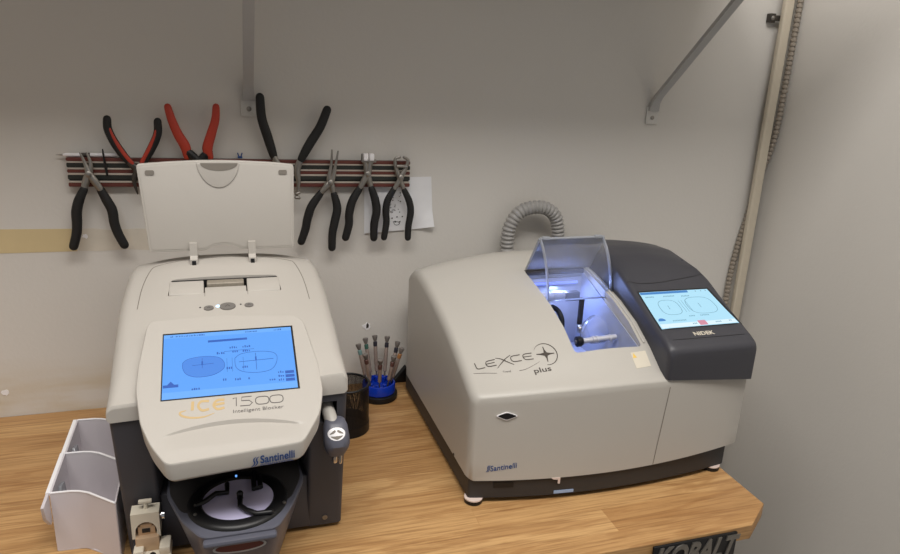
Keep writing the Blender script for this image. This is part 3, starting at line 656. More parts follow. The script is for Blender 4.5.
# maker's mark on the front lip
lipx = lambda x, z: -.4982 + .0566 * (x + .068) + (.1735 - z) * .12
lmap = lambda a, c, h: (a, lipx(a, c) - .0006 - h, c)
b = B(); text(b, 'Santinelli', lambda a, c, h: lmap(.0205 + a, .1616 + c + .0012 * a / .034, h), bold=.022, h=.0003, fit=(.0350, .0100))
for k in (0, 1):
    x0 = .0125 + .0027 * k; ribbon(b, [(x0 + .0042, .1706), (x0 + .0020, .1688), (x0 + .0016, .1662), (x0 + .0024, .1638), (x0 + .0014, .1612), (x0 - .0010, .1590)], [.0003, .0013, .0015, .0013, .0003], lmap, h=.0003)
part('maker_mark', b, M_INKB, pan, label='blue lettering on the front lip')
b = B(); text(b, 'INTERNATIONAL', lambda a, c, h: lmap(.0205 + a, .1586 + c + .0012 * a / .034, h), bold=.01, h=.0003, fit=(.0335, .0020)); part('maker_line', b, M_INKB, pan)

# top hatch: slot, sliding blocks, metal clamp
b = B(); box(b, (CX - .070, -.2650, .246), (CX + .066, -.2295, .250)); box(b, (CX - .0690, -.2320, .246), (CX + .0650, -.2298, .2820)); part('hatch_floor', b, M_BLACK, IC)
def tilt(bm, y0, z0, k):
    for v in bm.verts: v.co.z += k * (v.co.y - y0)
    return bm
KT = .30
b = box(B(), (CX - .0695, -.2645, .2485), (CX - .0285, -.2365, .2745), .0012); tilt(b, -.265, 0, KT); part('slide_block', b, M_WHITE, IC)
b = box(B(), (CX + .0245, -.2645, .2485), (CX + .0655, -.2360, .2745), .0012); tilt(b, -.265, 0, KT); part('slide_block', b, M_WHITE, IC)
b = box(B(), (CX - .0275, -.2648, .248), (CX + .0235, -.2455, .2705), .001); tilt(b, -.265, 0, KT); part('middle_plate', b, M_WHITE, IC)
b = box(B(), (CX - .0245, -.2625, .2700), (CX + .0205, -.2605, .2722), .0008); tilt(b, -.265, 0, KT); part('plate_ridge', b, M_STEEL, IC)
b = box(B(), (CX - .025, -.2430, .250), (CX + .021, -.2340, .2735), .0015); tilt(b, -.265, 0, KT); box(b, (CX - .010, -.2445, .250), (CX + .008, -.2400, .2745), .001); part('metal_clamp', b, M_CLAMP, IC, label='grey metal clamp in the hatch')
# buttons
tmap = lambda a, c, h: (a, c, ice_z(a, c) + h)
def oval(bm, x, y, rx, ry, h, n=22): return plate2(bm, [(x + rx * math.cos(2 * math.pi * k / n), y + ry * math.sin(2 * math.pi * k / n)) for k in range(n)], tmap, h)
for x, y, rx, ry, lb in ((-.0265, -.2975, .0058, .0042, 'small grey oval button'), (-.0045, -.2965, .0094, .0068, 'large grey oval button'), (.0208, -.2965, .0054, .0040, 'small grey oval button')):
    k_ = part('button', oval(B(), x, y, rx, ry, .0013), M_GREYTXT, IC, label=lb); 
    bb = B(); ribbon(bb, [(x - rx * .3, y - ry * .15), (x, y + ry * .3), (x + rx * .3, y - ry * .15)], .0006, lambda a, c, h: (a, c, ice_z(a, c) + .0013 + h), k=0, h=.0002); part('button_symbol', bb, M_INK, k_)
part('indicator_light', oval(B(), -.0160, -.2945, .0024, .0021, .0008), M_LED, IC, label='lit blue-white indicator')
for x, y in ((-.0365, -.2945), (.0110, -.2935)): part('indicator_dot', oval(B(), x, y, .0011, .0010, .0005), M_INK, IC)
# fine seams around the lid seat
b = B(); ribbon(b, [(-.1085, -.283), (-.106, -.235), (-.0985, -.196), (-.088, -.186), (-.055, -.180)], .0009, tmap, h=.0003); ribbon(b, [(.0965, -.283), (.094, -.235), (.0870, -.196), (.077, -.186), (.043, -.180)], .0009, tmap, h=.0003)
ribbon(b, [(-.036, -.1795), (-.004, -.178), (.026, -.1795)], .0007, tmap, h=.0003)
ribbon(b, [(-.031, -.262), (-.0312, -.273)], .0006, tmap, k=0, h=.0003); ribbon(b, [(.0205, -.262), (.0207, -.273)], .0006, tmap, k=0, h=.0003)
part('seam', b, M_SEAM, IC)
# lid, standing open
YL = -.188
def lid_out(g=0):
    o = [(-.0990 + g * .95, .3095 + g), (-.030, .3095 + g), (-.020, .3150 + g), (-.006, .3172 + g), (.008, .3150 + g), (.018, .3095 + g), (.0870 - g * .95, .3095 + g)]
    top = [(.0895 - g, .4235 - g), (.060, .4265 - g), (.018, .4285 - g), (-.006, .4290 - g), (-.032, .4288 - g), (-.070, .4270 - g), (-.1070 + g, .4240 - g)]
    return round_poly(o + top, .004)
yk = lambda z: YL + (z - .312) * .04
lid = part('lid', prism(B(), lid_out(), lambda a, c: (a, yk(c) + .0085, c), lambda a, c: (a, yk(c), c), .0010), M_WHITE, IC)
b = B(); prism(b, lid_out(.0030), lambda a, c: (a, yk(c) - .0001, c), lambda a, c: (a, yk(c) - .0006, c), .0004); part('lid_lining', b, M_WHITE, lid)
gr = [(-.0345, .4262)] + [(-.0080 + .0265 * math.cos(a), .4255 - .0315 * math.sin(a) ** 1.2) for a in [math.pi - math.pi * k / 20 for k in range(1, 20)]] + [(.0185, .4262)]
b = B(); prism(b, gr, lambda a, c: (a, yk(c) - .0004, c), lambda a, c: (a, yk(c) - .0020, c), .0008); part('finger_grip', b, M_WHITE, lid, label='half-round finger grip')
b = B(); gr2 = [(-.0065 + .0235 * math.cos(a), .4262 - .0100 * math.sin(a)) for a in [math.pi - math.pi * k / 20 for k in range(21)]]
prism(b, gr2, lambda a, c: (a, yk(c) - .0018, c), lambda a, c: (a, yk(c) - .0024, c)); part('grip_hollow', b, M_SEAM, lid)
for x in (-.0925, .0735): part('lid_pad', prism(B(), rrect(x - .0045, .4110, x + .0065, .4170, .002, 4), lambda a, c: (a, yk(c) - .0004, c), lambda a, c: (a, yk(c) - .0016, c)), M_SEAM, lid, label='grey rubber pad')
for x in (-.0445, .0305):
    b = B(); prism(b, [(-.168, .295), (-.198, .284), (-.198, .300), (-.1925, .304), (-.1925, .321), (-.184, .3215), (-.168, .302)], lambda a, c: (x - .0048, a, c), lambda a, c: (x + .0048, a, c), .0006)
    h_ = part('hinge', fix(b), M_WHITE, IC)
    part('hinge_pin', box(B(), (x - .0026, -.1993, .2925), (x + .0026, -.197, .2985), .0006), M_BLACK, h_)

# blocking tray
tz = .087
tout = round_poly([(CX - .078, -.345), (CX - .077, -.412), (CX - .060, -.462), (CX - .038, -.498), (CX + .040, -.498), (CX + .059, -.462), (CX + .0765, -.415), (CX + .075, -.345)], .010)
b = B(); b2 = prism(b, tout, lambda a, c: (CX + (a - CX) * .74, c + .024, .006), lambda a, c: (a, c, tz - .001), .0035); fix(b)
tray = part('tray', b, M_TRAY, IC, 30)
b = B(); box(b, (CX - .0365, -.5045, tz - .0115), (CX + .0385, -.494, tz - .0045), .003); part('tray_lip', b, M_TRAY, tray)
b = B(); lathe(b, [(.026, 0), (.026, .0012)], (0, 0, 0), (0, 0, 1), 28)
for v in b.verts: v.co = Vector((CX + v.co.x * 1.05, -.4935 - v.co.z, .066 + v.co.y * .26))
part('tray_slot', fix(b), M_BRKT, tray, label='pale rim of the slot in the tray front')
b = B(); lathe(b, [(.0235, 0), (.0235, .0012)], (0, 0, 0), (0, 0, 1), 28)
for v in b.verts: v.co = Vector((CX + v.co.x * 1.05, -.4941 - v.co.z, .0668 + v.co.y * .22))
part('slot_opening', fix(b), M_MAROON, tray)
b = B(); prism(b, round_poly([(CX - .0745, -.345), (CX - .0735, -.410), (CX - .058, -.452), (CX + .057, -.452), (CX + .0725, -.410), (CX + .0715, -.345)], .012), lambda a, c: (a, c, tz - .002), lambda a, c: (a, c, tz - .0002)); part('stage_recess_shade', fix(b), M_BASE, tray)  # flat dark plate, shade behind the stage ring put into its colour
DC = (CX + .0005, -.4405)
b = B(); lathe(b, [(.0385, .0), (.0385, .0030), (.0405, .0048), (.0500, .0048), (.0535, .0022), (.0542, 0)], (DC[0], DC[1], tz - .0012), n=56)
part('stage_ring', b, M_BLACK, tray, label='black ring around the lens stage')
b = B(); lathe(b, [(.0395, 0), (.0395, .0012)], (DC[0], DC[1], tz + .0002), n=48); part('stage_disc', b, M_STAGE, tray, label='pale lilac round lens stage')
FZ = tz + .0058
for f in ([(-.047, -.448), (-.0383, -.4432), (-.0269, -.4307), (-.0150, -.4317), (-.0149, -.4150)], [(.015, -.396), (.0145, -.4127), (.0143, -.4320), (.0215, -.4300), (.0215, -.405)], [(-.0013, -.4409), (-.0016, -.4600), (.0050, -.4700), (.0151, -.4785), (.0300, -.4790)]):
    b = B(); tube(b, [(x, y, FZ) for x, y in f], .0030, 10, up=(0, 0, 1), flat=.9, rnd=True)
    lathe(b, [(.0034, -.004), (.0036, .0035), (.0026, .0050)], (f[0][0], f[0][1], FZ), n=12) if f[0][0] > -.01 and f[0][0] < .01 else None
    part('clamp_finger', b, M_BLACK, tray)
for x, y in ((-.048, -.462), (.045, -.4625)):
    b = B(); lathe(b, [(.0020, 0), (.0020, .001), (.001, .0015)], (x, y, tz + .0034), n=10); part('ring_screw', b, M_STEEL, tray)
b = B(); lathe(b, [(.0011, 0), (.0011, .0012), (.0006, .002)], (-.004, -.4925, .1515), (0, -1, -.4), 12); part('indicator_light', b, M_SCR1, pan, label='small blue indicator under the front lip')

# tracer arm on the right cheek
b = B(); tube(b, [(.1005, -.376, .1760), (.1010, -.400, .1740), (.1045, -.424, .1600), (.107, -.4325, .150)], [.0075, .0075, .0078, .0078], 20, rnd=False); arm = part('tracer_arm', b, M_WHITE2, IC)
b = B(); rings = []
for z, y, rx, ry in ((.1665, -.4230, .0060, .0030), (.1660, -.4230, .0095, .0062), (.1640, -.4240, .0118, .0092), (.1585, -.4275, .0140, .0122), (.150, -.4325, .0150, .0138), (.1425, -.4355, .0152, .0132), (.136, -.4350, .0140, .0112), (.1300, -.4340, .0112, .0090), (.1270, -.4335, .0098, .0080), (.1262, -.4335, .0060, .0050)):
    rings.append(ring_pts(b, [(.1075 + rx * math.copysign(abs(math.cos(a)) ** .8, math.cos(a)), y + ry * math.copysign(abs(math.sin(a)) ** .8, math.sin(a)), z) for a in [2 * math.pi * k / 28 for k in range(28)]]))
skin(b, rings); fix(b); kn = part('tracer_head', b, M_TRAY, arm, label='blue-grey tracer head')
tr_ = BVHTree.FromBMesh((lambda q: (q.from_mesh(kn.data), q)[1])(bmesh.new()))
def kmap(a, c, h):
    o = Vector((a, -.6, c)) - BASE[IC]; hit = tr_.ray_cast(o, Vector((0, 1, 0))); p = hit[0] + BASE[IC] if hit[0] else Vector((a, -.45, c)); return (p.x, p.y - h - .0002, p.z)
b = B(); N_ = 28; rg = [[b.verts.new(kmap(0.1068 + .0100 * f * math.cos(2 * math.pi * k / N_), .1560 + 0.0056 * f * math.sin(2 * math.pi * k / N_), hh)) for k in range(N_)] for f, hh in ((1, -.0004), (1, .0005), (.75, .0006), (.5, .0006), (.25, .0006), (.02, .0006))]
skin(b, rg); fix(b); part('emblem', b, M_BINRIM, arm, label='white oval emblem')
b = B(); km2 = lambda a, c, h: kmap(a, c, h + .0006)
ribbon(b, [(.0992, .1562), (.1030, .1580), (.1058, .1594)], [.0004, .0022, .0016], km2, h=.0002); ribbon(b, [(.1144, .1562), (.1106, .1580), (.1078, .1594)], [.0004, .0022, .0016], km2, h=.0002); ribbon(b, [(.1000, .1542), (.1068, .1530), (.1136, .1542)], [.0004, .0034, .0004], km2, h=.0002)
part('emblem_print', b, M_SEAM, arm)
b = B(); tube(b, [(.1065, -.433, .129), (.1060, -.432, .116)], .0032, 12, rnd=True); tube(b, [(.1125, -.434, .129), (.1120, -.434, .1145)], .0022, 10, rnd=True); part('stylus_tip', b, M_CHROME, arm, label='chrome stylus tip')

# ------------------------------------------------------------------ frame clamp standing on the ledge
FC = thing('frame_clamp', 'small cream metal clamp at the left front of the lens blocker', 'clamp', (-.103, -.425, .028))
b = B(); box(b, (-.1195, -.4445, .0282), (-.0800, -.4180, .0325), .001); box(b, (-.1185, -.4435, .0320), (-.108, -.430, .0405), .0015); box(b, (-.092, -.4435, .0320), (-.0805, -.422, .0420), .0015); part('base', b, M_CREAM, FC)
b = B(); box(b, (-.1165, -.4335, .0320), (-.0920, -.410, .0500), .0012); part('jaw_block', b, M_BRASS, FC, label='beige metal jaw block')
b = B()
arch = [(-.1195, .050), (-.1195, .0810), (-.0905, .0810), (-.0905, .050), (-.0940, .050)] + [(-.1050 + .0110 * math.cos(a), .058 + .0120 * math.sin(a)) for a in [math.pi * k / 12 for k in range(13)]] + [(-.1160, .050)]
prism(b, arch, lambda a, c: (a, -.412, c - .002), lambda a, c: (a, -.4300, c - .002)); fix(b); part('arch', b, M_CREAM, FC, 30)
b = B(); box(b, (-.1140, -.4270, .0490), (-.0960, -.4130, .0610), .001); box(b, (-.1110, -.4275, .0600), (-.0990, -.4150, .0640), .0008); part('slide', b, M_BRASS, FC)
b = B(); box(b, (-.1095, -.4282, .0530), (-.1010, -.4268, .0580), .0005); part('slide_window', b, M_BLACK, FC)
b = B(); tube(b, [(-.1045, -.420, .0785), (-.1045, -.420, .0865)], .0022, 12); box(b, (-.1115, -.4225, .0860), (-.0975, -.4175, .0900), .0012); part('top_screw', b, M_CREAM, FC)
b = B(); lathe(b, [(.0022, 0), (.0022, .002), (.0050, .0022), (.0050, .0050)], (-.0906, -.4215, .0690), (1, 0, 0), 16); part('side_knob', b, M_CHROME, FC)
b = B(); lathe(b, [(.0034, 0), (.0034, .0008), (.0016, .001)], (-.0985, -.4445, .0355), (0, -1, 0), 14); part('base_screw', b, M_BLACK, FC)
FC.location.x += .003

# ------------------------------------------------------------------ lens edging machine (silver-white body, dark screen housing)
LCX, LHW = .4955, .2085
LEXP = [(-.035, .15, .175), (-.042, .195, .222), (-.06, .222, .25), (-.08, .234, .262), (-.106, .239, .267), (-.15, .234, .265), (-.19, .226, .259), (-.24, .214, .250), (-.28, .202, .239), (-.32, .187, .222), (-.355, .172, .198), (-.38, .162, .176), (-.392, .157, .165)]
LZB = .036
LE = thing('lens_edging_machine', 'silver-white lens edger with a lit chamber under a raised clear cover', 'machine', (LCX, -.22, 0))
def lex_bow(x, y0):
    u = max(-1, min(1, (x - LCX) / LHW)); g = min(1, max(0, (-.25 - y0) / .14)); return -.026 * (1 - u * u * (1 if u < 0 else .40)) * g
def lex_z(x, y0):
    zs, zc = lerp_tab(LEXP, y0); u = min(1, abs(x - LCX) / LHW); return zs + (zc - zs) * (1 - u * u)
def lex_surf(x, y):
    y0 = y
    for _ in range(25): y0 = y - lex_bow(x, y0)
    return lex_z(x, y0)
def lex_section(y0, zs, zc, hw, r, dy=0.0, zlow=LZB):
    n = 22; xr = hw - r; zf = lambda x: zs + (zc - zs) * (1 - min(1, (abs(x) / LHW)) ** 2)
    zr = lambda x: zf(x)
    pts = [(-hw + .002, zlow), (-hw, zlow + .002)]
    for q in (.25, .5, .75): pts.append((-hw, zlow + .002 + (zs - r - zlow - .002) * q))
    pts.append((-hw, zs - r)); ze = zr(xr)
    arc = [(xr + r * math.cos(math.radians(90 * k / 6)), (zs - r) + (ze - zs + r) * math.sin(math.radians(90 * k / 6))) for k in range(1, 6)]
    pts += [(-x, z) for x, z in arc]
    pts += [(-xr + 2 * xr * k / n, zr(-xr + 2 * xr * k / n)) for k in range(n + 1)]
    pts += list(reversed(arc)) + [(hw, zs - r)]
    for q in (.75, .5, .25): pts.append((hw, zlow + .002 + (zs - r - zlow - .002) * q))
    pts += [(hw, zlow + .002), (hw - .002, zlow)]
    pts += [(hw - .002 - (2 * hw - .004) * k / 24, zlow) for k in range(1, 24)]
    zl_ = lambda x, z: z + .012 * max(0, x / LHW) ** 2 * max(0, min(1, (-.2 - y0) / .15)) if z < zlow + .0021 else z
    return [(LCX + x, y0 + dy + lex_bow(LCX + x, y0), zl_(x, z)) for x, z in pts]
b = B(); rings = []
rows = []
for a, c in zip(LEXP, LEXP[1:]):
    k = max(1, int(abs(a[0] - c[0]) / .010))
    for s in range(k): rows.append(tuple(p + (q - p) * s / k for p, q in zip(a, c)))
for y0, zs, zc in rows:
    if y0 < -.379: break
    t_ = min(1, max(0, (-.035 - y0) / .02)); hw = LHW - .012 * (1 - t_) ** 2
    r = .012
    rings.append(ring_pts(b, lex_section(y0, zs, zc, hw, min(r, zs * .3))))
# rounded front edge and corners
for k in range(0, 6):
    a = math.radians(90 * k / 5); yy = -.3805 - .0135 * math.sin(a); dr = .007 * (1 - math.cos(a))
    zs, zc = lerp_tab(LEXP, -.3805)
    zs = zs - .0035 * math.sin(a) - dr * .6; zc = zc - .007 * math.sin(a) - dr * .5
    rings.append(ring_pts(b, lex_section(yy, zs, zc, LHW - dr, .012 - dr * .25)))
last = rings[-1]; cz = .095
for k in range(1, 8):
    f = 1 - k / 7.6
    co = []
    for v in last:
        x = LCX + (v.co.x - LCX) * f; z = cz + (v.co.z - cz) * f; co.append((x, -.394 + lex_bow(x, -.394), z))
    rings.append(ring_pts(b, co))
skin(b, rings); fix(b)
OX0, OX1, OY0, OY1 = .4400, .5430, -.372, -.186
c1 = B(); prism(c1, round_poly([(OX0, OY0), (OX1, OY0), (OX1, OY1), (OX0, OY1)], .006), lambda a, c: (a, c, .128), lambda a, c: (a, c, .35)); fix(c1)
body = part('main_cover', boolean(b, [c1]), M_WHITE2, LE, 34)
# chamber lining, set just inside the pocket
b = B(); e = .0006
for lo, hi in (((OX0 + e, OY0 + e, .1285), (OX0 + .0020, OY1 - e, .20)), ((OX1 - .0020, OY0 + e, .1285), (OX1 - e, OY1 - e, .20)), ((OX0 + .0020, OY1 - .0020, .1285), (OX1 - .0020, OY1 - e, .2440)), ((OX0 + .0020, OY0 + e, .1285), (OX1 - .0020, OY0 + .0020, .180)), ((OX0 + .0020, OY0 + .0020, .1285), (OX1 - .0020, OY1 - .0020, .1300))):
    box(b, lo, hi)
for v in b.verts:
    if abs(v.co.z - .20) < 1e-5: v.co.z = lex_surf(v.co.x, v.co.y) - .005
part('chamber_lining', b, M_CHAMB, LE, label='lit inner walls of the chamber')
part('lamp_strip', box(B(), (OX0 + .010, OY1 - .0050, .234), (OX1 - .010, OY1 - .0022, .2375)), M_LEDV, LE, label='glowing blue-violet lamp strip')
la = bpy.data.lights.new('chamber_lamp', 'AREA'); la.shape = 'RECTANGLE'; la.size = .08; la.size_y = .012; la.energy = .36; la.color = (.36, .48, 1.0)
lo_ = bpy.data.objects.new('chamber_lamp', la); COL.objects.link(lo_); lo_.location = (.4915, OY1 - .008, .236 + TZ)
lo_.rotation_euler = Vector((0, -.75, -.66)).to_track_quat('-Z', 'X').to_euler()
# chamber works: left spindle with holder, clamp pad, hanging arm, right chuck with guard
b = B(); tube(b, [(OX0 + .002, -.2320, .2290), (.4880, -.2320, .2300)], .0068, 18, up=(0, 0, 1)); tube(b, [(.470, -.2320, .2296), (.476, -.2320, .2297)], .0075, 18, up=(0, 0, 1)); part('left_spindle', b, M_SPIN, LE)
b = B(); box(b, (.4885, -.2400, .2220), (.5130, -.2260, .2360), .002); part('spindle_holder', b, M_STEELD, LE)
b = B(); box(b, (.5105, -.2460, .184), (.5185, -.2400, .2280), .002); part('hanging_arm', b, M_STEELD, LE)
b = B(); lathe(b, [(.0060, 0), (.0070, .002), (.0070, .005), (.005, .006)], (.508, -.2520, .1800), (.9, -.2, .1), 16); part('arm_pad', b, M_STEEL, LE)
b = B(); tube(b, smooth([(.4660, -.2420, .2160), (.4730, -.2480, .2110), (.4765, -.2550, .2010), (.4765, -.2590, .1900)], 5), .0040, 12, rnd=True); part('black_clamp', b, M_BLACK, LE)
b = B(); tube(b, [(.4800, -.3120, .1865), (.5380, -.3120, .1890)], .0040, 16, up=(0, 0, 1))
for x in (.499, .505, .526): lathe(b, [(.0054, 0), (.0054, .003)], (x, -.3120, .1875), (1, 0, .04), 18)
part('right_chuck', b, M_SPIN, LE)
b = B(); lathe(b, [(.0045, 0), (.0078, .001), (.0080, .006), (.0060, .010), (.0040, .011)], (.4730, -.3120, .1862), (1, 0, .04), 22); part('rubber_cup', b, M_BLACK, LE)
b = B(); lathe(b, [(.0030, -.0002), (.0030, .0012)], (.4722, -.3120, .1862), (1, 0, .04), 16); part('cup_face', b, M_STEEL, LE)
b = B(); lathe(b, [(.004, .0), (.018, .016), (.0230, .034), (.0222, .034), (.0170, .0165), (.003, .0012)], (.5000, -.2800, .1800), (.92, .30, .15), 36); part('splash_guard', b, M_GUARD, LE)
# hinge bar and raised clear cover
b = B(); box(b, (OX0 + .001, OY1 - .006, .2510), (OX1 - .001, OY1 + .003, .2585), .001); part('hinge_bar', b, M_STEELD, LE)
HZ = .2600; HY = OY1 + .0005
BY, BZ = -.218, .3170; FY_, FZ_ = -.262, .2335
def quad_slab(bm, P, th):
    P = [Vector(p) for p in P]; n = (P[1] - P[0]).cross(P[3] - P[0]).normalized() * th
    A = [bm.verts.new(p) for p in P]; C = [bm.verts.new(p + n) for p in P]
    bm.faces.new(C); bm.faces.new(list(reversed(A)))
    for k in range(4): bm.faces.new((A[k], A[(k + 1) % 4], C[(k + 1) % 4], C[k]))
    return fix(bm)
CXL, CXR = .4470, .5552
cov = part('clear_cover', quad_slab(B(), [(CXL - .003, HY, HZ), (CXR + .001, HY, HZ), (CXR, BY, BZ), (CXL, BY, BZ)], .0022), M_CLEAR, LE, label='raised clear chamber cover')
prof = smooth([(0, BY, BZ), (0, BY - .018, BZ - .018), (0, BY - .034, BZ - .047), (0, FY_, FZ_)], 5)
b = B(); rs_ = []
for p in prof: rs_.append([b.verts.new((x, p.y + dy, p.z)) for x, dy in ((CXL, 0), (CXR, 0), (CXR, -.0020), (CXL, -.0020))])
skin(b, rs_); fix(b); part('front_pane', b, M_CLEAR2, cov)
for x in (CXL + .0012, CXR - .0012):
    b = B(); tube(b, [Vector((x, p.y + .002, p.z)) for p in prof], .0034, 8, up=(1, 0, 0), flat=.5); part('pane_edge', b, M_CLEARE, cov)
b = B(); tube(b, [(CXL, BY, BZ), (CXR, BY, BZ)], .0022, 10); part('bend_edge', b, M_CLEARE, cov)
b = B(); tube(b, [(CXL, FY_, FZ_), (CXR, FY_, FZ_)], .0014, 8); part('lower_edge', b, M_CLEARE, cov)
for x in (CXL + .010, CXR - .010):
    b = B(); box(b, (x - .006, BY - .003, BZ - .002), (x + .006, BY + .003, BZ + .0035), .001); part('cover_tab', b, M_CLEARE, cov)
for x0, x1 in ((CXL - .003, CXL), (CXR + .001, CXR)):
    b = B(); tube(b, [(x0, HY, HZ), (x1, BY, BZ)], .0022, 8); part('cover_edge', b, M_CLEARE, cov)
b = B(); quad_slab(b, [(CXL - .002, HY - .001, HZ + .002), (CXR, HY - .001, HZ + .002), (CXR, HY - .008, HZ + .016), (CXL - .002, HY - .008, HZ + .016)], .0012); part('cover_band', b, M_BINRIM, cov, label='frosted band along the hinge')
# pale rim along the right of the chamber
rimp = [(OX1 + .006, y, lex_surf(OX1 + .006, y) + .0010) for y in [-.366 + .018 * k for k in range(11)]]
b = B(); tube(b, rimp, .0018, 10, up=(1, 0, 0), flat=1.0, rnd=True); part('chamber_rim', b, M_WHITE2, LE)
# dark base, feet
def base_out(inset):
    o = []
    for k in range(25):
        x = LCX - LHW + inset + (2 * LHW - 2 * inset) * k / 24; o.append((x - (.010 * max(0, (x - LCX) / LHW) ** 3), -.392 + inset * .5 + lex_bow(x, -.392) + .006 * max(0, (x - LCX) / LHW) ** 2))
    return round_poly([(LCX - LHW + inset, -.045)] + o + [(LCX + LHW - inset - .010, -.045)], .004)
b = B(); prism(b, base_out(.0025), lambda a, c: (a, c, .0080), lambda a, c: (a, c, LZB + .001 + .012 * max(0, (a - LCX) / LHW) ** 2 * max(0, min(1, (-.2 - c) / .15)))); part('base', fix(b), M_BASE, LE, 30)
for x, y in ((.2985, -.3890), (.6740, -.3960), (.312, -.075), (.672, -.075)):
    b = B(); lathe(b, [(.0115, .0), (.0125, .001), (.0125, .0061)], (x, y, 0), n=24); f_ = part('foot', b, M_BLACK, LE)
    b = B(); lathe(b, [(.0127, .0062), (.0127, .0079)], (x, y, 0), n=24); part('foot_collar', b, M_PINK, f_)
fy = lambda x, y0=-.394: y0 + lex_bow(x, y0)
fmapL = lambda a, c, h: (a, fy(a) - .0002 - h, c)
bmapL = lambda a, c, h: (a, -.392 + .00125 + lex_bow(a, -.392) - .0002 - h, c)
b = B(); plate2(b, rrect(.322, .0235, .349, .0315, .001), bmapL, .0006); part('base_slot', b, M_BLACK, LE)
b = B(); plate2(b, rrect(.4060, .0095, .4345, .0140, .0006), bmapL, .0006); part('base_label', b, M_LABEL, LE, label='pale blue printed label')
b = B(); plate2(b, [(.3990, .0365), (.4120, .0365), (.4120, .0270), (.4092, .0270), (.4092, .0330), (.402, .0340)], lambda a, c, h: (a, -.3930 + lex_bow(a, -.392) - h, c), .0015); part('tab', b, M_PINK, LE, label='pale pinkish tab')
b = B(); dia = round_poly([(.3172, .1325), (.3315, .1385), (.3468, .1325), (.3315, .1258)], .003); plate2(b, dia, fmapL, .0012); dd = part('badge_rim', b, M_BINRIM, LE, label='white diamond-shaped rim')
b = B(); dia = round_poly([(.3190, .1326), (.3315, .1375), (.3450, .1326), (.3315, .1272)], .003); plate2(b, dia, lambda a, c, h: fmapL(a, c, h + .0012), .0003); part('badge_window', b, M_BLACK, dd)
b = B(); ribbon(b, [(.5640, .1560), (.5600, .110), (.5535, .0375)], .0008, fmapL, h=.0003); part('front_seam', b, M_SEAM, LE)
b = B(); text(b, 'Santinelli', lambda a, c, h: fmapL(.3155 + a, .0505 + c + .0045 * a / .034, h), bold=.004, h=.0003, fit=(.0345, .0082))
for k in (0, 1):
    x0 = .3105 + .0018 * k; ribbon(b, [(x0 + .0030, .0595), (x0 + .0016, .0575), (x0 + .0014, .0555), (x0 + .0018, .0530), (x0 - .0002, .0495)], [.0003, .0011, .0011, .0003], fmapL, h=.0003)
part('maker_mark', b, M_INKB, LE, label='small blue lettering low on the front')
b = B(); lathe(b, [(.0022, 0), (.0022, .0006)], (LCX - LHW - .0002, -.333, .0400), (-1, 0, 0), 12); part('side_screw', b, M_BLACK, LE)
# printed logo on the sloping top
lm = lambda a, c, h: (a, c, lex_surf(a, c) + .0002 + h)
def lg(x, v): return (x - .0006 * v, -.3553 - .150 * (x - .3057) + .0088 * v)
b = B()
EL = lambda x0, x1: [lg(x1, 1.0), lg(x0 + .0045, 1.0), lg(x0 + .0018, .93), lg(x0 + .0004, .75), lg(x0, .5), lg(x0 + .0004, .25), lg(x0 + .0018, .07), lg(x0 + .0045, 0), lg(x1 - .0008, 0)]
ribbon(b, [lg(.3060, 1.15), lg(.3060, .30), lg(.3066, .10), lg(.3085, 0), lg(.3165, 0)], .0011, lm, k=0, h=.0002)
for x0, x1, mid in ((.3192, .3325, 1), (.3525, .3662, 0), (.3690, .3822, 1)):
    ribbon(b, EL(x0, x1), .0011, lm, k=0, h=.0002)
    if mid: ribbon(b, [lg(x0, .52), lg(x1 - .0018, .52)], .0010, lm, k=0, h=.0002)
ribbon(b, [lg(.3340, 1.20), lg(.3405, .85), lg(.3475, .10), lg(.3535, -.45)], [.0005, .0013, .0006], lm, h=.0002)
ribbon(b, [lg(.3540, 1.20), lg(.3460, .75), lg(.3375, .05), lg(.3310, -.55)], [.0006, .0013, .0005], lm, h=.0002)
for v in ([(0.3872, -0.3617), (0.3995, -0.3646), (0.4116, -0.366)], [(0.3994, -0.3534), (0.3995, -0.3646), (0.3987, -0.3752)]): ribbon(b, v, [.0009, .0018, .0056, .0018, .0009], lm, h=.0002)
ribbon(b, [(.3995 + .0155 * math.cos(t_) , -.3640 + .0150 * math.sin(t_) - .10 * .0155 * math.cos(t_)) for t_ in [math.radians(a_) for a_ in range(150, -112, -12)]], [.0003, .0008, .0012, .0012, .0004], lm, k=0, h=.0002)
part('brand_logo', b, M_BROWNTXT, LE, label='dark stylised lettering with a plus in an arc')
b = B(); ribbon(b, [(0.2995, -0.3590), (0.3130, -0.3640), (0.3284, -0.3700)], [.0002, .0006, .0003], lm, h=.0002); ribbon(b, [(0.3575, -0.3760), (0.3660, -0.3765), (0.3760, -0.3750), (0.3877, -0.3722)], [.0006, .0005, .0002], lm, h=.0002)
text(b, 'Trend', lambda a, c, h: lm(.3364 + a, -.3722 - .0024 * a / .0115 + c * .9, h), bold=-.005, h=.0002, fit=(.0100, .0028)); part('logo_swoosh', b, M_GREYTXT, LE)
b = B(); text(b, 'plus', lambda a, c, h: lm(.3762 + a - c * .05, -.3868 - .0018 * a / .023 + c, h), bold=.012, h=.0002, fit=(.0235, .0082)); part('variant_lettering', b, M_BROWNTXT, LE)
b = B(); plate2(b, [(.5200, -.4000), (.5440, -.3978), (.5452, -.3780), (.5205, -.3800)], lm, .0003); sk = part('warning_label', b, M_CREAM, LE, label='small pale warning label')
b = B(); plate2(b, [(.5212, -.3870), (.5275, -.3866), (.5245, -.3808)], lambda a, c, h: lm(a, c, h + .0003), .0002); part('warning_triangle', b, M_YEL, sk)

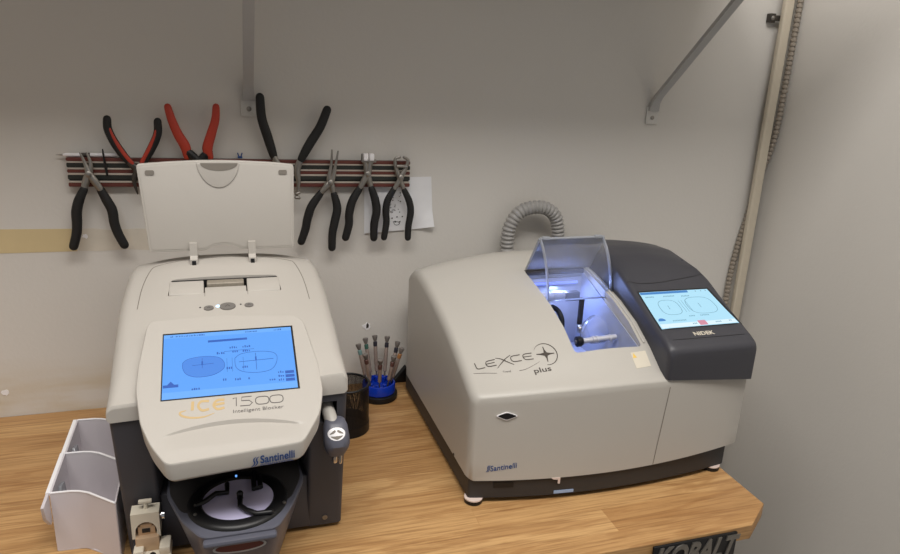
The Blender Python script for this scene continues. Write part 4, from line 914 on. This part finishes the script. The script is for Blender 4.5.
# screen housing
P2 = lambda y: .254 + .42 * (y + .32)
HX0, HX1 = .5555, .7000
HP = [(-.036, .17), (-.042, .225), (-.06, .256), (-.08, .270), (-.12, .286), (-.16, .2945), (-.20, .2965), (-.24, .291), (-.27, .281), (-.295, .2685), (-.31, .2605), (-.33, P2(-.33) + .0012), (-.36, P2(-.36)), (-.39, P2(-.39)), (-.404, P2(-.404)), (-.412, P2(-.412) - .001)]
def hz(y):
    return lerp_tab([(a, c) for a, c in HP], y)[0]
def hsec(y, top, zlow, r=.010, ins=0.0, xs=0.0):
    x0, x1 = HX0 + ins, HX1 - ins; o = [(x0, zlow), (x0, top - r)]
    for k in range(1, 6): a = math.radians(90 * k / 6); o.append((x0 + r - r * math.cos(a), top - r + r * math.sin(a)))
    n = 10
    for k in range(n + 1):
        x = x0 + r + (x1 - x0 - 2 * r) * k / n; o.append((x, top))
    for k in range(5, 0, -1): a = math.radians(90 * k / 6); o.append((x1 - r + r * math.cos(a), top - r + r * math.sin(a)))
    o += [(x1, top - r), (x1, zlow)]
    return [(x, y, z - (.085 * (x - .607) if z < zlow + 1e-6 and y < -.38 else 0)) for x, z in o]
b = B(); rings = []
hrow = []
for a, c in zip(HP, HP[1:]):
    k = max(1, int(abs(a[0] - c[0]) / .009))
    for s in range(k): hrow.append((a[0] + (c[0] - a[0]) * s / k, a[1] + (c[1] - a[1]) * s / k))
hrow.append(HP[-1])
# height drops a little towards the right-hand edge behind the screen
def hfall(x, y):
    t = max(0, min(1, (-.30 - y) / -.06 if y > -.30 else 0)); u = max(0, (x - .60) / (HX1 - .60)); return -.013 * u * u * max(0, min(1, (y + .30) / .06))
for y, z in hrow:
    zl = max(.12, lex_surf(LCX + LHW * .6, y) - .035) if y > -.38 else .163
    rings.append(ring_pts(b, [(x, yy, zz + (hfall(x, y) if zz > zl + .02 else 0)) for x, yy, zz in hsec(y, z, zl)]))
for k in range(1, 6):
    a = math.radians(90 * k / 5); rings.append(ring_pts(b, hsec(-.412 - .009 * math.sin(a), P2(-.412) - .001 - .0042 * math.sin(a) - .007 * (1 - math.cos(a)), .163, .010, .006 * (1 - math.cos(a)))))
skin(b, rings); fix(b)
hs = part('screen_housing', b, M_CHAR2, LE, 30, label='dark grey raised screen housing')
ph = lambda a, c, h: (a, c, P2(c) + h)
Q = [(.5640, -.3175), (.6800, -.3185), (.6905, -.3850), (.5625, -.3850)]
hv = BVHTree.FromBMesh((lambda q: (q.from_mesh(hs.data), q)[1])(bmesh.new()))
def hm_(a, c, h):
    hit = hv.ray_cast(Vector((a, c, .5)) - BASE[LE], Vector((0, 0, -1))); return (a, c, (hit[0].z + BASE[LE].z if hit[0] else P2(c)) + .0003 + h)
qx = lambda u, v: (Q[3][0] + (Q[2][0] - Q[3][0]) * u) * (1 - v) + (Q[0][0] + (Q[1][0] - Q[0][0]) * u) * v
qy = lambda u, v: (Q[3][1] + (Q[2][1] - Q[3][1]) * u) * (1 - v) + (Q[0][1] + (Q[1][1] - Q[0][1]) * u) * v
def slab_grid(bm, u0, v0, u1, v1, h, n=10):
    g = [[bm.verts.new(hm_(qx(u0 + (u1 - u0) * i / n, v0 + (v1 - v0) * j / n), qy(u0 + (u1 - u0) * i / n, v0 + (v1 - v0) * j / n), h)) for i in range(n + 1)] for j in range(n + 1)]
    for j in range(n):
        for i in range(n): bm.faces.new((g[j][i], g[j][i + 1], g[j + 1][i + 1], g[j + 1][i]))
    return bm
part('screen_bezel', slab_grid(B(), -.012, -.02, 1.035, 1.045, .0003), M_BLACK, hs)
d2 = part('display', slab_grid(B(), 0, 0, 1, 1, .0006), M_SCR2, hs, label='glowing pale cyan display')
sm2 = lambda u, v, h: hm_(qx(u, v), qy(u, v), .0007 + h)
part('screen_bar', plate2(B(), [(.005, .93), (.69, .93), (.69, .99), (.005, .99)], sm2, .0001), M_SCR2B, d2)
part('screen_footer', plate2(B(), [(.01, .015), (.99, .015), (.99, .12), (.01, .12)], sm2, .0001), M_SCR2W, d2)
part('red_button', plate2(B(), [(.50, .02), (.60, .02), (.60, .145), (.50, .145)], sm2, .0003), M_SCR2R, d2)
part('cloud_icon', plate2(B(), [(.02, .20), (.11, .20), (.115, .235), (.085, .27), (.055, .275), (.03, .245)], sm2, .0002), M_SCR2B, d2)
def supero(cx, cy, rx, ry): return [(cx + rx * math.copysign(abs(math.cos(a)) ** .7, math.cos(a)), cy + ry * math.copysign(abs(math.sin(a)) ** .7, math.sin(a))) for a in [2 * math.pi * k / 32 + .01 for k in range(33)]]
smw = lambda a, c, h: sm2(a, c, h)
part('lens_outline', ribbon(B(), supero(.285, .55, .135, .20), .008, smw, closed=True, k=0, h=.0002), M_SCR2C, d2)
part('lens_outline', ribbon(B(), supero(.72, .56, .19, .23), .008, smw, closed=True, k=0, h=.0002), M_SCR2C, d2)
b = B()
for u, v0, v1, wd in ((.27, .50, .60, .008), (.70, .50, .62, .008), (.46, .40, .72, .005), (.50, .40, .72, .005), (.55, .40, .72, .005)): part('screen_line', ribbon(B(), [(u, v0), (u, v1)], wd, smw, k=0, h=.0002), M_SCR2C, d2)
for u, v, n in ((.05, .84, 6), (.30, .84, 8), (.55, .82, 6), (.45, .27, 4), (.60, .27, 6), (.20, .17, 9), (.42, .06, 3), (.72, .06, 4), (.90, .07, 2), (.80, .94, 1), (.88, .94, 1), (.95, .94, 1)):
    for k in range(n): plate2(b, rrect(u + k * .02, v, u + k * .02 + .012, v + .03, .003, 2), smw, .0002)
part('screen_graphics', b, M_SCR2C, d2)
b = B(); text(b, 'NIDEK', lambda a, c, h: hm_(.606 + a, -.4005 + c, h), bold=.02, h=.0003, fit=(.033, .0062)); part('maker_lettering', b, M_CREAM, hs, label='small pale maker lettering')
b = B(); ribbon(b, [(.5580, -.2930), (.5700, -.2995), (.6000, -.3010), (.6400, -.2970), (.6750, -.2915), (.6975, -.2850)], .0008, hm_, h=.0001); part('housing_seam', b, M_BLACK, hs)
b = B(); ribbon(b, [(.5610, -.4045), (.62, -.4050), (.6950, -.4050)], .0006, hm_, h=.0001); part('ridge_line', b, M_BLACK, hs)
b = B(); lathe(b, [(.0016, 0), (.0016, .0006)], (0, 0, 0), n=10)
for v in b.verts: v.co = Vector(hm_(.684 + v.co.x, -.245 + v.co.y, v.co.z))
part('pin_hole', b, M_BLACK, hs)
# corrugated hose arching behind the body, both ends plugged in the back
hp = smooth([(.4780, -.0300, .1500), (.4770, -.0290, .215), (.4740, -.0300, .255), (.4760, -.0310, .290), (.4900, -.0320, .3150), (.5140, -.0320, .3250), (.5420, -.0320, .3235), (.5630, -.0310, .308), (.5720, -.0300, .280), (.5740, -.0290, .24), (.5740, -.0300, .15)], 30)
L = [0.0]
for a, c in zip(hp, hp[1:]): L.append(L[-1] + (c - a).length)
N = int(L[-1] / .00185); P = []; rs = []; j = 0
for i in range(N + 1):
    s = L[-1] * i / N
    while j < len(L) - 2 and L[j + 1] < s: j += 1
    t_ = (s - L[j]) / max(1e-9, L[j + 1] - L[j]); P.append(hp[j].lerp(hp[j + 1], t_)); rs.append((.0104, .0122, .0124, .0107)[i % 4])
b = B(); tube(b, P, rs, 20, up=(0, 1, 0)); part('drain_hose', b, M_HOSE, LE, 25, label='grey corrugated hose')

# ------------------------------------------------------------------ pen cup, screwdriver stand, bins, wedge
PCX, PCY, PR, PH = .166, -.157, .0345, .079
pc = thing('pen_cup', 'black wire mesh pen cup beside the lens blocker', 'pen cup', (PCX, PCY, 0))
b = B(); n, mrow = 96, 40
g = [[b.verts.new((PCX + PR * math.cos(2 * math.pi * (k + .5 * (j % 2)) / n), PCY + PR * math.sin(2 * math.pi * (k + .5 * (j % 2)) / n), .014 + (PH - .016) * j / mrow)) for k in range(n)] for j in range(mrow + 1)]
for j in range(mrow):
    for k in range(n): b.faces.new((g[j][k], g[j][(k + 1) % n], g[j + 1][(k + 1) % n], g[j + 1][k]))
bmesh.ops.wireframe(b, faces=b.faces[:], thickness=.00085, use_replace=True, use_even_offset=True)
part('mesh_wall', b, M_BLACK, pc)
b = B(); lathe(b, [(PR - .001, .0), (PR + .0008, .0008), (PR + .0008, .0165), (PR - .0006, .0165), (PR - .0006, .002), (.0001, .002), (.0001, 0)], (PCX, PCY, 0), n=48); part('base', b, M_BLACK, pc)
b = B(); tube(b, [(PCX + PR * math.cos(2 * math.pi * k / 48), PCY + PR * math.sin(2 * math.pi * k / 48), PH) for k in range(49)], .0020, 10, up=(0, 0, 1), cap=False); part('rim', b, M_BLACK, pc)

SX, SY = .238, -.060
ss = thing('screwdriver_stand', 'round blue and black stand holding a ring of small screwdrivers', 'stand', (SX, SY, 0))
b = B(); lathe(b, [(.0300, 0), (.0325, .0015), (.0325, .0095), (.0300, .0110), (.0, .0110)], (SX, SY, 0), n=40); part('base', b, M_BLACK, ss)
b = B(); lathe(b, [(.0265, .0108), (.0285, .0125), (.0285, .0275), (.0275, .0290), (.0250, .0290), (.0245, .0200), (.0, .0200)], (SX, SY, 0), n=40); part('cup', b, M_BLUE, ss, label='translucent blue ring')
for k in range(9):
    a = 2 * math.pi * k / 9 + .2
    b = B(); lathe(b, [(.0034, .0195), (.0034, .0300), (.0027, .0305)], (SX + .0185 * math.cos(a), SY + .0185 * math.sin(a), 0), n=12); part('socket', b, M_BLUE, ss)
def screwdriver(tip, top, ring, label):
    a, c = Vector(tip), Vector(top); d = (c - a); Ln = d.length; d.normalize()
    t = thing('screwdriver', label, 'screwdriver', tip, 'small screwdrivers in the blue stand')
    q = lambda prof, n=12: lathe(B(), [(r * 1.18, z) for r, z in prof], a, d, n)
    part('blade', q([(.0004, 0), (.0011, .001), (.0011, .018)]), M_STEEL, t)
    part('handle', q([(.0012, .016), (.0027, .018), (.0029, .024), (.0024, .027), (.0029, .030), (.0029, Ln - .021), (.0023, Ln - .019)]), M_HANDLE, t)
    part('colour_ring', q([(.0024, Ln - .0200), (.0031, Ln - .0190), (.0031, Ln - .0120), (.0024, Ln - .0110)]), ring, t)
    part('spinning_cap', q([(.0018, Ln - .0112), (.0030, Ln - .0075), (.0040, Ln - .0030), (.0040, Ln - .0006), (.0030, Ln)]), M_CAPG, t)
M_CAPG = mat('grey_cap', (112, 106, 102), .45); M_HANDLE = mat('pinkish_steel', (158, 142, 134), .4, .4, noise=.35, scale=900); M_GRN = mat('green_ring', (60, 96, 86), .45); M_ORG = mat('orange_ring', (150, 104, 62), .45); M_MRN = mat('maroon_ring', (88, 58, 52), .45); M_NAV = mat('dark_ring', (44, 42, 52), .45); M_TEAL = mat('teal_ring', (112, 142, 140), .45)
SD = [((.2245, -.0480), (.2105, -.0350, .0935), M_TEAL, 'small screwdriver with a pale teal ring, leaning furthest left in the stand'),
      ((.2340, -.0400), (.2250, -.0240, .0990), M_GRN, 'small screwdriver with a dark green ring at the back left of the stand'),
      ((.2440, -.0380), (.2420, -.0240, .1030), M_NAV, 'small upright screwdriver with a dark ring at the middle back of the stand'),
      ((.2560, -.0420), (.2640, -.0260, .1000), M_NAV, 'small screwdriver with a dark ring at the back right of the stand'),
      ((.2615, -.0540), (.2790, -.0440, .0960), M_NAV, 'small screwdriver with a dark ring leaning right in the stand, beside the orange one'),
      ((.2610, -.0640), (.2810, -.0660, .0930), M_ORG, 'small screwdriver with an orange ring leaning furthest right in the stand'),
      ((.2540, -.0730), (.2640, -.0790, .0850), M_MRN, 'small screwdriver with a maroon ring at the front right of the stand'),
      ((.2400, -.0760), (.2385, -.0880, .0850), M_MRN, 'small screwdriver with a maroon ring at the front middle of the stand'),
      ((.2270, -.0690), (.2150, -.0760, .0920), M_MRN, 'small screwdriver with a maroon ring at the front left of the stand')]
for (tx, ty), top, ring, lb in SD: screwdriver((tx - .005, ty - .002, .0212), (top[0] - .005, top[1] - .002, top[2] - .001), ring, lb)

def bin_(y0, label):
    """angled front storage bin: walls bend forward on the right"""
    t = thing('storage_bin', label, 'storage bin', (-.172, y0 - .045, 0), 'pale storage bins beside the lens blocker')
    xl, xm, xr = -.2065, -.1760, -.1350; H = .080; th = .0016; D = .0830
    def wall(yo, z1):
        P = [(xl, yo), (xm - .010, yo - .001), (xm, yo - .0035), (xm + .010, yo - .009), (xr, yo - .037)]
        b_ = B(); ro = []
        for x, y in P: ro.append([b_.verts.new(c) for c in ((x, y, .001), (x, y, z1), (x, y + th, z1), (x, y + th, .001))])
        for a, c in zip(ro, ro[1:]):
            for k in range(4): b_.faces.new((a[k], a[(k + 1) % 4], c[(k + 1) % 4], c[k]))
        b_.faces.new(list(reversed(ro[0]))); b_.faces.new(ro[-1]); return fix(b_), P
    bk, Pb = wall(y0, H); part('back_wall', bk, M_BIN, t)
    fr, Pf = wall(y0 - D, H - .002); part('front_wall', fr, M_BIN, t)
    for x, ya, yb in ((xl, y0 + .0016, y0 - D), (xr, y0 - .036, y0 - D - .036)):
        b_ = B(); prism(b_, [(yb, .001), (ya, .001), (ya, H), (yb, H - .002)], lambda a, c: (x - .0008, a, c), lambda a, c: (x + .0008, a, c)); part('side_wall', fix(b_), M_BIN, t)
    b_ = B(); prism(b_, [(xl, y0), (xm, y0 - .003), (xr, y0 - .036), (xr, y0 - D - .035), (xm, y0 - D - .002), (xl, y0 - D)], lambda a, c: (a, c, .0002), lambda a, c: (a, c, .0018)); part('bottom', fix(b_), M_BIN, t)
    for P, z in ((Pb, H), (Pf, H - .002)):
        b_ = B(); tube(b_, [Vector((x, y + th / 2, z)) for x, y in P], .0013, 8, up=(0, 0, 1)); part('rim', b_, M_BINRIM, t)
    b_ = B(); prism(b_, [(y0 - D, H - .0045), (y0 + .0010, H - .0025), (y0 + .0010, H + .0010), (y0 - D, H - .001)], lambda a, c: (xl - .0050, a, c), lambda a, c: (xl - .0005, a, c), .0005); part('side_flange', fix(b_), M_BINRIM, t)
    b_ = B(); prism(b_, [(y0 - .066, .040), (y0 - .030, .040), (y0 - .034, .062), (y0 - .050, .066), (y0 - .060, .056)], lambda a, c: (xl + .001, a, c), lambda a, c: (xl + .0045, a, c), .0006); part('label_clip', fix(b_), M_CLEARE, t, label='clear label clip')
    return t
bin_(-.1950, 'pale storage bin at the back, farther from the camera and next to the wall')
fb = bin_(-.2815, 'pale storage bin in front, nearest the bottom left of the photo')
b = B(); prism(b, [(-.3655, .0785), (-.392, .0775), (-.388, .060), (-.372, .042), (-.3655, .042)], lambda a, c: (-.2110, a, c), lambda a, c: (-.2078, a, c), .0005); part('front_lip', fix(b), M_BIN, fb)

b = B(); prism(b, [(.2740, .0005), (.2990, .0005), (.2990, .0300), (.2955, .0270)], lambda a, c: (a, -.003, c), lambda a, c: (a, -.015, c), .001); fix(b)
solo('door_wedge', b, M_BLACK, 'small black wedge standing by the wall behind the lens edger', 'wedge', (.288, -.009, 0))
